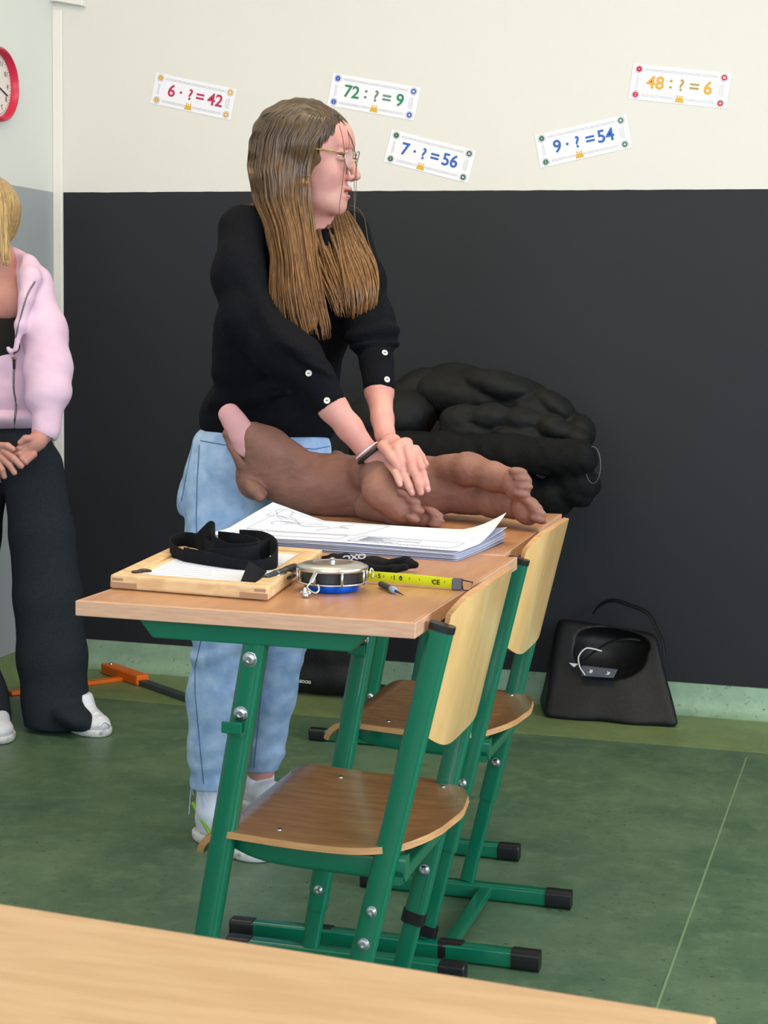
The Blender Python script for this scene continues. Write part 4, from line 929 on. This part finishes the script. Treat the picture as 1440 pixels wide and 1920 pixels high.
shoe((-2.13, 4.33, 0), (-1.985, 4.235, 0), per2); shoe((-2.33, 4.25, 0), (-2.215, 4.06, 0), per2)
HM2 = hair_mat('blonde_hair', 1.3, 1.58, (176, 146, 98), (204, 176, 122))
V, Qd = solid([ell(HL2(-.094, 0, .026), (.102, .085, .082), R2, .02), ell(HL2(-.11, 0, 0), (.092, .086, .10), R2, .02), cut(HL2(.035, 0, -.03), (.085, .07, .115), R2, .008)]+pchain([(-2, 370, 4.25, 10), (4, 420, 4.24, 11), (4, 470, 4.23, 11)], .02), .004)
h2 = mesh_obj('hair', V, Qd, HM2, per2)
GE = [[P(*q) for q in g_] for g_ in ([(-20, 318, 4.22), (-6, 350, 4.20), (0, 400, 4.19), (2, 450, 4.19), (4, 505, 4.19)], [(-15, 318, 4.25), (4, 355, 4.24), (11, 400, 4.23), (12, 450, 4.215), (14, 508, 4.20)], [(-10, 318, 4.30), (6, 350, 4.30), (15, 400, 4.28), (14, 450, 4.25), (17, 505, 4.22)])]
GF = [[P(2*-22-q[0], q[1], q[2]) for q in g_] for g_ in ([(-20, 318, 4.22), (-6, 350, 4.20), (0, 400, 4.19), (2, 450, 4.19), (4, 505, 4.19)], [(-10, 318, 4.30), (6, 350, 4.30), (15, 400, 4.28), (14, 450, 4.25), (17, 505, 4.22)])]
s_ = strands(GE, 150, .003, 61, .003, .02); s2_ = strands(GF, 90, .003, 62, .003, .02); s_.add(s2_.v, s2_.f); s_.obj('hair_strands', HM2, h2, smooth=True, fix=False)

# ---------------------------------------------------------------- coats on the desk by the wall
NYL = mat('black_quilted_nylon', (12, 13, 13), rough=.68, col2=(18, 19, 18), scale=30, bump=.3, bscale=60, spec=.3)
NYL2 = mat('black_matt_fabric', (11, 12, 13), rough=.8, col2=(17, 18, 19), scale=60, bump=.3, bscale=120, spec=.2)
ca = [pe(905, 752, 4.86, 150, 58, 100, -8, .02), pe(1010, 785, 4.84, 90, 50, 90, -25, .02), pe(840, 718, 4.86, 70, 36, 60, 10, .02), pe(1080, 815, 4.80, 36, 40, 60, -40, .02)]
ca += [pe(940, 730, 4.80, 85, 34, 70, -14, .006), pe(1035, 765, 4.80, 52, 30, 60, -32, .006)]
V, Qd = solid(ca, .0055, disp=lambda X: wobble(X, .004, 18, 71)+wobble(X, .0016, 80, 72), planes=[((0, 0, .740), (0, 0, -1))])
coat = mesh_obj('padded_coat', V, Qd, NYL, None, (-1.1, 4.85, .740)); tag(coat, 'black padded coat piled highest on the desk against the dark wall', 'coat')
pb = []
for i, (x, y_, w, h_, a) in enumerate(((862, 786, 36, 32, 8), (920, 783, 36, 31, 0), (980, 789, 36, 31, -8), (1036, 803, 32, 29, -14), (1080, 822, 26, 26, -20))): pb.append(pe(x, y_, 4.67, w*1.12, h_*.88, 32, a, .018))
pb += [pe(900, 812, 4.68, 80, 20, 34, -4, .012), pe(1000, 820, 4.68, 80, 20, 34, -8, .012)]
V, Qd = solid(pb, .005, disp=lambda X: wobble(X, .003, 45, 73)+wobble(X, .0014, 110, 74)); mesh_obj('quilted_sleeve', V, Qd, NYL, coat)
hd_ = [pe(745, 785, 4.74, 78, 55, 80, 20, .03), pe(700, 800, 4.72, 62, 58, 70, 10, .03), pe(775, 735, 4.82, 60, 36, 60, 30, .02)]
V, Qd = solid(hd_, .0055, disp=lambda X: wobble(X, .006, 24, 75)+wobble(X, .0016, 90, 76), planes=[((0, 0, .740), (0, 0, -1))]); mesh_obj('hood', V, Qd, NYL, coat)
cb = pchain([(690, 843, 4.62, 38), (830, 845, 4.62, 36), (960, 851, 4.60, 35), (1088, 860, 4.58, 35)], .02)
cb += [pe(1085, 905, 4.62, 42, 34, 46, -15, .02), pe(1040, 930, 4.64, 44, 40, 46, 10, .02), pe(985, 925, 4.66, 40, 42, 46, 0, .02), pe(1075, 930, 4.62, 38, 20, 36, -20, .01)]
V, Qd = solid(cb, .0055, disp=lambda X: wobble(X, .0035, 30, 77)+wobble(X, .0014, 90, 78), fn=lambda X: np.where(X[:, 0] < -.918, .740-X[:, 2], -9));  coat2 = mesh_obj('black_jacket', V, Qd, NYL2, None, (-1.0, 4.62, .740)); tag(coat2, 'plain black jacket folded under the padded coat with a sleeve end hanging right', 'jacket')
rg = P(1112, 872, 4.55); 
MB().tube([rg+UP*.050*math.sin(a)+RT*.018*math.cos(a)-FW*.02*math.cos(a) for a in np.linspace(0, 2*math.pi, 29)[:-1]], .0009, 5, closed=True).obj('cuff_stitching', mat('grey_thread', (110, 110, 112)), coat2, smooth=True)

# ---------------------------------------------------------------- tote bag and what is in it
yb = 4.94
def through(p, q, inward):
    n = np.cross((q-p), FW); n /= np.linalg.norm(n); return (p, tuple(n if n @ (np.array(inward)-p) < 0 else -n))
mid = P(1140, 1270, yb)
tb = [ell((-.68, 4.98, .11), (.36, .14, .24), None, .02), pe(1140, 1320, 4.93, 118, 40, 60, 3, .04)]
tb += [pe(1140, 1222, yb-.03, 80, 56, 90, -4, .008, cut), pe(1142, 1205, yb-.02, 84, 36, 86, -6, .008, cut)]
tpl = [through(P(1013, 1345, yb), P(1052, 1165, yb), mid), through(P(1268, 1360, yb), P(1240, 1195, yb), mid), through(P(1052, 1160, 5.0), P(1238, 1188, 5.0), mid), ((0, 5.066, 0), (0, 1, 0)), ((0, 4.875, .0), (0, -.90, .43)), ((0, 0, .0015), (0, 0, -1))]
LEA = mat('black_soft_leather', (9, 9, 11), rough=.55, col2=(14, 14, 16), scale=40, bump=.25, bscale=90, spec=.45)
def tdisp(X):
    d = -9*np.ones(len(X))
    for pt, nv in tpl:
        e = (X-np.array(pt)) @ np.array(nv)/np.linalg.norm(nv)+wobble(X, .0035, 20, 81); k = .022; h_ = np.maximum(k-np.abs(d-e), 0)/k; d = np.maximum(d, e)+h_*h_*k*.25
    return d
V, Qd = solid(tb, .0048, disp=lambda X: wobble(X, .003, 18, 83), fn=tdisp)
V[:, 2] = np.maximum(V[:, 2], .0015)
bag = mesh_obj('tote_bag', V, Qd, LEA, None, (-.68, yb, .0015)); tag(bag, 'black soft leather tote bag gaping open on the floor against the dark wall', 'bag')
def ribbon(path, w, th, name, m, par=None, loc=(0, 0, 0), up=(0, 0, 1), n=5):
    return MB().sweep(catmull(path, n), rrect(th, w, min(w, th)*.3, 2), up=up).obj(name, m, par, loc, smooth=True, auto=50)
ribbon([P(1112, 1150, 5.06), P(1128, 1132, 5.05), P(1152, 1126, 5.03), P(1185, 1136, 5.0), P(1215, 1150, 4.97), P(1232, 1180, 4.95), P(1243, 1205, 4.93), P(1246, 1235, 4.92)], .018, .005, 'handle', LEA, bag, up=(0, 1, .3))
ribbon([P(1094, 1240, 4.93), P(1112, 1224, 4.93), P(1140, 1206, 4.93), P(1172, 1198, 4.93), P(1200, 1200, 4.94)], .012, .004, 'handle', LEA, bag, up=(0, 1, .3))
cbx = MB().tube(catmull([P(1097, 1266, 4.90), P(1087, 1250, 4.89), P(1085, 1231, 4.89), P(1098, 1216, 4.90), P(1114, 1217, 4.91), P(1128, 1221, 4.92)], 6), .0022, 8).obj('charging_cable', mat('white_cable', (214, 214, 210), rough=.4), None, tuple(P(1097, 1266, 4.90)), smooth=True)
tag(cbx, 'thin white cable looping out of the open tote bag', 'cable')
pq = [P(1090, 1248, 4.91), P(1158, 1256, 4.91), P(1150, 1272, 4.90), P(1090, 1268, 4.90)]
pouch = MB().prism(pq, (0, .012, 0)).obj('pouch', mat('dark_print_fabric', (74, 76, 88), rough=.7), None, tuple(pq[3]), bevel=.003); tag(pouch, 'dark grey pouch with pale bird print inside the tote bag', 'pouch')
def bird(c, s, par):
    shp = [(-1, -.3), (-.3, .1), (-.5, .9), (.1, .4), (.5, .8), (.45, .2), (1.1, 0), (.4, -.25), (.2, -.9), (-.2, -.4)]
    MB().prism([c+RT*q[0]*s+UP*q[1]*s for q in shp], -FW*.0008).obj('bird_print', mat('cream_print', (200, 196, 180)), par)
bird(P(1108, 1259, 4.905), .009, pouch); bird(P(1141, 1263, 4.905), .009, pouch)
wp = MB().prism([P(1067, 1243, 4.93), P(1084, 1245, 4.93), P(1076, 1251, 4.93)], (0, .002, 0)).obj('paper_slip', PAPER, None, tuple(P(1076, 1251, 4.93))); tag(wp, 'small white paper corner sticking up at the left inside the tote bag', 'paper')

# ---------------------------------------------------------------- second bag by the wall, behind the legs
lb = thing('handbag', 'black handbag with small pale lettering standing behind the jeans legs at the wall', 'bag', (-1.56, 4.93, .0015))
V, Qd = solid([cone((-1.66, 4.95, .05), (-1.47, 4.95, .05), .045, .045, .03), cone((-1.65, 4.96, .19), (-1.48, 4.96, .19), .035, .035, .05), ell((-1.565, 4.955, .13), (.12, .045, .11), None, .03)], .005, disp=lambda X: wobble(X, .002, 30, 85)); V[:, 2] = np.maximum(V[:, 2], .0015)
mesh_obj('body', V, Qd, LEA, lb); LBV = bvh(V, Qd)
ribbon([(-1.63, 4.95, .21), (-1.62, 4.95, .29), (-1.565, 4.95, .33), (-1.51, 4.95, .29), (-1.50, 4.95, .21)], .016, .004, 'handle', LEA, lb, up=(0, 1, 0))
V, Fc = text_mesh('LASOCKI', .0125, .0006, .0004); z = hit(570, 1277, LBV)
if z:
    c = z[0]-FW*.004; V = [c+np.array((v[0], .0, v[1]+v[0]*-.03))-np.array((0, .008-v[2], 0)) for v in V]; MB().add(V, Fc).obj('lettering', mat('pale_lettering', (210, 208, 200)), lb)

# ---------------------------------------------------------------- orange tool on the floor
ot = thing('board_square', 'orange plastic and dark grey metal board tool lying on the floor by the baseboard', 'tool', tuple(PZ(250, 1280, .0015)))
ORG = mat('orange_plastic', (222, 104, 20), rough=.35, spec=.5); DKM = mat('dark_grey_metal', (66, 74, 76), rough=.45, metal=.3)
def bar(a, b, w, h_, z0=.0015):
    a = np.array(a, float); b = np.array(b, float); a[2] = b[2] = z0; d = (b-a)/np.linalg.norm(b-a); s = np.array((-d[1], d[0], 0))*w/2; u = np.array((0, 0, h_))
    return MB().hexa([a-s, b-s, b+s, a+s, a-s+u, b-s+u, b+s+u, a+s+u])
g0 = PZ(200, 1262, .0); g1 = PZ(268, 1286, .0)
bar(g0, g1, .046, .034).obj('grip', ORG, ot, bevel=.005)
bar(g0+(g1-g0)*.93, g0+(g1-g0)*4.0, .030, .018).obj('blade', DKM, ot, bevel=.001)
a0 = PZ(232, 1276, 0); a1 = PZ(18, 1304, 0); bar(a0, a1, .03, .012).obj('arm', ORG, ot, bevel=.002)
pv = g0+(g1-g0)*.12; bolt(ot, pv-WORG[ot.name]+np.array((0, 0, .035)), (0, 0, 1), .008)

# ---------------------------------------------------------------- wooden frame on the near desk
A = PZ(206, 1103, .761); B = PZ(503, 1127, .761); C = PZ(605, 1053, .761); D = A+C-B
fr = thing('drawing_frame', 'shallow wooden frame box with corner joints at the left of the near desk', 'wooden frame', tuple((A+B+C+D)/4))
MAP = mat('pale_maple', (222, 186, 140), rough=.5, col2=(206, 166, 120), scale=7, stretch=(6, 6, 20)); MAPD = mat('maple_end_grain', (168, 126, 96), rough=.6)
eu = (B-A)/np.linalg.norm(B-A); ev = (D-A)/np.linalg.norm(D-A); up_ = np.array((0, 0, 1)); LU, LV = np.linalg.norm(B-A), np.linalg.norm(D-A)
def fbox(u0, v0, z0, u1, v1, z1): return MB().hexa([A+eu*u0+ev*v0+up_*z0, A+eu*u1+ev*v0+up_*z0, A+eu*u1+ev*v1+up_*z0, A+eu*u0+ev*v1+up_*z0, A+eu*u0+ev*v0+up_*z1, A+eu*u1+ev*v0+up_*z1, A+eu*u1+ev*v1+up_*z1, A+eu*u0+ev*v1+up_*z1])
rw, rh = .030, .021
for q in ((0, 0, LU, rw), (0, LV-rw, LU, LV), (0, rw, rw, LV-rw), (LU-rw, rw, LU, LV-rw)): fbox(q[0], q[1], 0, q[2], q[3], rh).obj('side_rail', MAP, fr, bevel=.004)
fbox(rw, rw, .004, LU-rw, LV-rw, .0165).obj('panel', mat('pale_plywood', (228, 200, 156), rough=.55), fr)
for u0, u1, z0, z1 in ((.001, .045, .002, .010), (.004, .022, .0125, .0165), (LU-.045, LU-.001, .002, .010), (LU-.022, LU-.004, .0125, .0165)): fbox(u0, -.0006, z0, u1, .006, z1).obj('finger_joint', MAPD, fr)
sp = fbox(rw+.012, rw+.004, .0166, LU-rw-.004, LV-rw-.03, .0174).obj('paper_sheet', PAPER, None, tuple(A+eu*.15+ev*.15+up_*.0166)); tag(sp, 'white printed sheet lying inside the wooden frame under the black straps', 'paper')
ln = MB()
for k in range(11):
    v0 = rw+.014+k*.018; b = fbox(rw+.02, v0, .0174, rw+.02+.08+.06*random.random(), v0+.0012, .0176); ln.add(b.v, b.f)
ln.obj('printed_lines', mat('print_blue_grey', (150, 158, 190)), sp)
V, Qd = solid([ell(PZ(258, 1072, .7835), (.010, .009, .0022), None, .004), ell(PZ(272, 1070, .784), (.011, .006, .0030), None, .004)], .0012); V[:, 2] = np.maximum(V[:, 2], .7822)
ck = mesh_obj('clip', V, Qd, BLACKP, None, tuple(PZ(265, 1071, .7822))); tag(ck, 'small flat black clip on the left rail of the wooden frame', 'clip')
# black webbing strap
WEB = mat('black_webbing', (17, 18, 21), rough=.9, col2=(24, 25, 29), scale=300, bump=.4, bscale=500, spec=.15)
stp = thing('webbing_strap', 'bundle of wide black webbing strap loops heaped on the wooden frame', 'strap', tuple(P(430, 1060, 2.5)))
ribbon([P(345, 1046, 2.47), P(395, 1056, 2.44), P(450, 1070, 2.42), P(500, 1068, 2.43), P(519, 1050, 2.47), P(515, 1028, 2.54), P(490, 1015, 2.60), P(450, 1012, 2.62)], .034, .0022, 'strap_band', WEB, stp)
ribbon([P(345, 1046, 2.47), P(322, 1034, 2.52), P(322, 1020, 2.58), P(345, 1012, 2.62), P(372, 1016, 2.60), P(392, 1028, 2.55), P(415, 1042, 2.50)], .026, .0022, 'strap_band', WEB, stp)
ribbon([P(375, 1018, 2.58), P(388, 1004, 2.57), P(396, 996, 2.56), P(402, 1002, 2.54), P(398, 1018, 2.52), P(412, 1032, 2.50), P(440, 1040, 2.49), P(480, 1036, 2.50), P(505, 1030, 2.54)], .034, .0022, 'strap_band', WEB, stp)
ribbon([P(410, 1015, 2.60), P(450, 1020, 2.57), P(485, 1030, 2.54), P(480, 1042, 2.48), P(440, 1048, 2.46), P(390, 1050, 2.46)], .034, .0022, 'strap_band', WEB, stp)
MB().prism([P(447, 1099, 2.27), P(466, 1052, 2.36), P(500, 1072, 2.38), P(478, 1096, 2.30)], (0, .0035, 0)).obj('strap_end', WEB, stp, bevel=.001)
# pens
def pen(a, b, r, name, label, m, clip=True):
    t = thing(name, label, 'pen', tuple(a)); a = np.array(a); b = np.array(b); d = (b-a); L = np.linalg.norm(d); d /= L
    MB().tube([a, a+d*.004, a+d*L*.62], r, 14, radii=[.7, 1, 1]).obj('barrel', m, t, smooth=True, auto=50)
    MB().tube([a+d*L*.62, a+d*L*.66, a+d*L*.92, b], r*1.02, 14, radii=[1, 1.12, 1.05, .35]).obj('grip', BLACKP, t, smooth=True, auto=50)
    MB().tube([a+d*L*.30, a+d*L*.33], r*1.08, 14).obj('ring', STEEL, t, smooth=True, auto=50)
    if clip: s = np.cross(d, (0, 0, 1)); s /= np.linalg.norm(s); MB().tube([a+d*.02+s*r*1.2, a+d*.055+s*r*1.6+np.array((0, 0, .002))], .0016, 6).obj('pocket_clip', STEEL, t, smooth=True)
pen(P(498, 1085, 2.335), P(557, 1063, 2.46), .0066, 'ballpoint_pen', 'thick black pen with silver clip lying on the right rail of the wooden frame', mat('dark_grey_barrel', (44, 52, 54), rough=.3))
pen(P(488, 1098, 2.295), P(556, 1078, 2.43), .0032, 'thin_pen', 'thin black pen in front of the thick pen on the frame rail', BLACKP, False)

# ---------------------------------------------------------------- tape reel
RC = np.array((-.748, 2.392, .7605))
rl = thing('tape_reel', 'round silver and blue metal reel with wire cage on the near desk', 'tape reel', tuple(RC))
ALU = mat('brushed_aluminium', (206, 206, 200), rough=.3, metal=1, bump=.05, bscale=200); BLU = mat('blue_anodised', (14, 92, 220), rough=.22, metal=.6)
MB().lathe([(.034, 0), (.040, .002), (.0415, .008), (.0415, .016), (.036, .018)], RC, 48).obj('base', BLU, rl, smooth=True, auto=40)
MB().lathe([(.046, .017), (.047, .018), (.047, .041), (.046, .042)], RC, 48).obj('drum', mat('dark_drum', (30, 32, 36), rough=.3), rl, smooth=True, auto=40)
MB().lathe([(.050, .0405), (.0535, .042), (.0545, .045), (.0535, .049), (.049, .051), (.046, .0535), (.030, .0560), (.029, .0553), (.010, .0565), (.0001, .0567)], RC, 64).obj('lid', ALU, rl, smooth=True, auto=40)
MB().tube([RC+np.array((.053*math.cos(a), .053*math.sin(a), .0185)) for a in np.linspace(0, 2*math.pi, 49)[:-1]], .0020, 8, closed=True).obj('cage_ring', ALU, rl, smooth=True)
for k in range(8):
    a = math.radians(-102+45*k); p = RC+np.array((.0535*math.cos(a), .0535*math.sin(a), 0)); MB().tube([p+up_*.016, p+up_*.046], .0021, 8).obj('cage_post', ALU, rl, smooth=True)
MB().lathe([(.005, .0565), (.005, .060), (.003, .0605), (.0045, .063), (.002, .065)], RC, 16).obj('knob', STEEL, rl, smooth=True, auto=40)
lx = P(592, 1082, 2.372)
ribbon([P(594, 1070, 2.342), P(589, 1080, 2.336), P(583, 1092, 2.332)], .006, .002, 'latch', ALU, rl, up=(1, 0, 0))
MB().tube(catmull([P(583, 1092, 2.330), P(576, 1100, 2.324), P(582, 1108, 2.320), P(592, 1112, 2.318), P(598, 1106, 2.322), P(596, 1096, 2.330)], 5), .0014, 6).obj('wire_loop', ALU, rl, smooth=True)
V, Qd = solid([cone(P(573, 1106, 2.319), P(573, 1116, 2.309), .0042, .0055, .002), cone(P(566, 1112, 2.314), P(580, 1112, 2.314), .003, .003, .002)], .0009); V[:, 2] = np.maximum(V[:, 2], .7607); mesh_obj('wing_nut', V, Qd, STEEL, rl)
YEL = mat('yellow_tape', (214, 226, 40), rough=.4, sss=.0)
tp0, tp1 = P(690, 1080, 2.475), P(865, 1104, 2.46)
pth = [P(688, 1080, 2.475), P(730, 1083, 2.475), P(780, 1087, 2.47), P(850, 1099, 2.463)]
for q in pth: q[2] = max(q[2], .7605+.0095)
tape = ribbon(pth, .0175, .0008, 'tape_band', YEL, rl, up=(0, -.35, 1))
mk = MB()
for k in range(26):
    t = .03+.93*k/25; i = t*(len(pth)-1); a = int(min(i, len(pth)-2)); q = pth[a]+(pth[a+1]-pth[a])*(i-a); hgt = .005 if k % 3 else .009
    mk.box(q+np.array((-.0004, -.0014, .0085-hgt)), q+np.array((.0004, -.0008, .0085)))
mk.obj('tape_marks', mat('tape_print', (60, 60, 40)), rl)
for s_, x, cc in (('5', 712, (40, 40, 40)), ('1', 740, (40, 40, 40)), ('0', 752, (40, 40, 40)), ('CE', 818, (70, 70, 50))):
    V, Fc = text_mesh(s_, .010, .0003, .0002); q = P(x, 1083+(x-730)*.11, 2.466); V = [q+np.array((v[0], -.003, v[1]+.001)) for v in V]; MB().add(V, Fc).obj('tape_numeral', mat('tape_print2', cc), rl)
q0 = pth[-1]; MB().box(q0+np.array((-.002, -.003, -.009)), q0+np.array((.014, .003, .0085))).obj('tape_clip', mat('grey_metal_clip', (96, 100, 104), rough=.35, metal=.8), rl, bevel=.001)
q1 = q0+np.array((.014, 0, 0)); MB().tube([q1+np.array((0, 0, .006)), q1+np.array((.016, -.002, .004)), q1+np.array((.014, -.004, -.009)), q1+np.array((.002, -.002, -.009)), q1+np.array((-.001, 0, 0))], .0011, 6, closed=True).obj('hook', BLACKP, rl)
MB().tube(catmull([P(692, 1076, 2.47), P(696, 1066, 2.475), P(700, 1072, 2.475), P(698, 1084, 2.47)], 4), .0014, 6).obj('eyelet', ALU, rl, smooth=True)
for ch in rl.children:
    if ch.name.split('.')[0] in ('base', 'drum', 'lid', 'cage_ring', 'cage_post', 'knob'):
        for v in ch.data.vertices: v.co.z *= .76
kt = thing('scriber', 'small dark pointed tag with grey ring in front of the yellow tape', 'pointed tool', tuple(PZ(735, 1102, .7605)))
a = PZ(712, 1094, .766); b = PZ(738, 1106, .766); c = PZ(757, 1116, .763)
MB().tube([a, a+(b-a)*.1, b-(b-a)*.2, b], .0048, 12, radii=[.6, 1, 1, .8]).obj('body', mat('dark_rubber', (46, 48, 52), rough=.6), kt, smooth=True)
MB().tube([b-(b-a)*.15, b+(b-a)*.1], .0052, 12).obj('ring', mat('grey_blue_ring', (140, 160, 180), rough=.4), kt, smooth=True)
MB().tube([b, c], .0022, 8, radii=[1, .2]).obj('tip', BLACKP, kt, smooth=True)
# glove
gv = [pe(655, 1052, 2.63, 44, 13, 30, -3, .01), pe(710, 1058, 2.63, 44, 14, 28, -8, .01)]
gv += pchain([(600, 1046, 2.67, 5), (625, 1047, 2.66, 8), (650, 1048, 2.65, 11)], .008)+pchain([(735, 1057, 2.62, 11), (762, 1055, 2.62, 9.5), (778, 1059, 2.62, 8)], .008)+pchain([(700, 1066, 2.58, 9), (735, 1067, 2.585, 8), (760, 1064, 2.59, 7)], .006)+pchain([(640, 1056, 2.6, 9), (690, 1064, 2.585, 10)], .008)
V, Qd = solid(gv, .0022, disp=lambda X: wobble(X, .0014, 90, 91)); V[:, 2] = np.maximum(V[:, 2], .7606)
glv = mesh_obj('glove', V, Qd, mat('black_glove_fabric', (13, 13, 15), rough=.85, spec=.2), None, tuple(PZ(690, 1066, .7606))); tag(glv, 'black fabric glove with small white lettering lying behind the tape reel', 'glove')
GB_ = bvh(V, Qd); z = hit(664, 1045, GB_)
if z:
    V, Fc = text_mesh('OXO', .015, .0006, .0007); c = z[0]-FW*.006; V = [c+RT*v[0]*1.1-UP*v[0]*-.12+UP*v[1]*.75 for v in V]; MB().add(V, Fc).obj('lettering', mat('white_lettering', (226, 226, 226)), glv)
# ---------------------------------------------------------------- stack of paper sheets
ps = thing('paper_stack', 'loose stack of large white printed sheets with curled corners across both desks', 'papers', (-.9, 2.98, .7605))
cF, cR, cBk, cL = PZ(478, 1022, .7605), PZ(858, 1052, .7605), PZ(905, 998, .7605), None
ax_u = (cR-PZ(480, 1026, .7605)); ax_u[2] = 0; LU_ = .48; ax_u /= np.linalg.norm(ax_u); ax_v = np.array((-ax_u[1], ax_u[0], 0)); LV_ = .285
for k in range(11):
    du, dv, da = random.uniform(-.006, .006), random.uniform(-.005, .005), random.uniform(-.012, .012); zz = .0007+k*.00175; topmost = k == 10
    def fn(u, v, zz=zz, du=du, dv=dv, da=da, topmost=topmost, k=k):
        uu = ax_u*math.cos(da)+ax_v*math.sin(da); vv = ax_v*math.cos(da)-ax_u*math.sin(da)
        p = cR-uu*LU_*(1-u)+vv*LV_*v+uu*du+vv*dv
        z = .7605+zz
        cr = max(0, (u-.80)/.20)*max(0, (v-.35)/.65); z += (.036 if topmost else .012)*cr**1.6*(k+3)/13; p = p-uu*(.006 if topmost else 0)*cr
        cl_ = max(0, (.22-u)/.22)*max(0, (v-.3)/.7); z += (.030 if topmost else .010)*cl_
        z += .0010*math.sin(7*u+k)*math.sin(5*v+k*.7)*(k/10)
        return (p[0], p[1], z)
    o = MB().sheet(fn, 22, 16, .0006).obj('sheet', PAPER if k % 3 else mat('paper_cool', (190, 195, 222), rough=.8), ps, smooth=True, auto=30)
    if topmost: top_fn = fn; topsheet = o
dr = MB(); rr_ = random.Random(12)
def on(u, v): p = np.array(top_fn(u, v)); p[2] += .0006; return p
for k in range(9):
    u, v = .12+.3*rr_.random(), .45+.3*rr_.random(); a = rr_.random()*6; pts = []
    for q in range(9): pts.append(on(min(max(u, .05), .5), min(max(v, .35), .93))); a += rr_.uniform(-.9, .9); u += .028*math.cos(a); v += .035*math.sin(a)
    dr.tube(catmull(pts, 3), .0006, 4)
for u0, u1, v0, v1 in ((.07, .52, .34, .95), (.55, .95, .08, .34), (.07, .5, .12, .3)):
    for a, b in (((u0, v0), (u1, v0)), ((u1, v0), (u1, v1)), ((u1, v1), (u0, v1)), ((u0, v1), (u0, v0))): dr.tube([on(a[0]+(b[0]-a[0])*t, a[1]+(b[1]-a[1])*t) for t in np.linspace(0, 1, 12)], .0005, 4)
for k in range(14): dr.tube([on(.56+.028*k, .06), on(.575+.028*k, .09)], .0007, 4)
for k in range(8): dr.tube([on(.58, .12+.025*k), on(.62+.2*rr_.random(), .12+.025*k)], .0005, 4)
dr.obj('printed_drawing', mat('pencil_grey', (140, 143, 160)), topsheet, smooth=True)
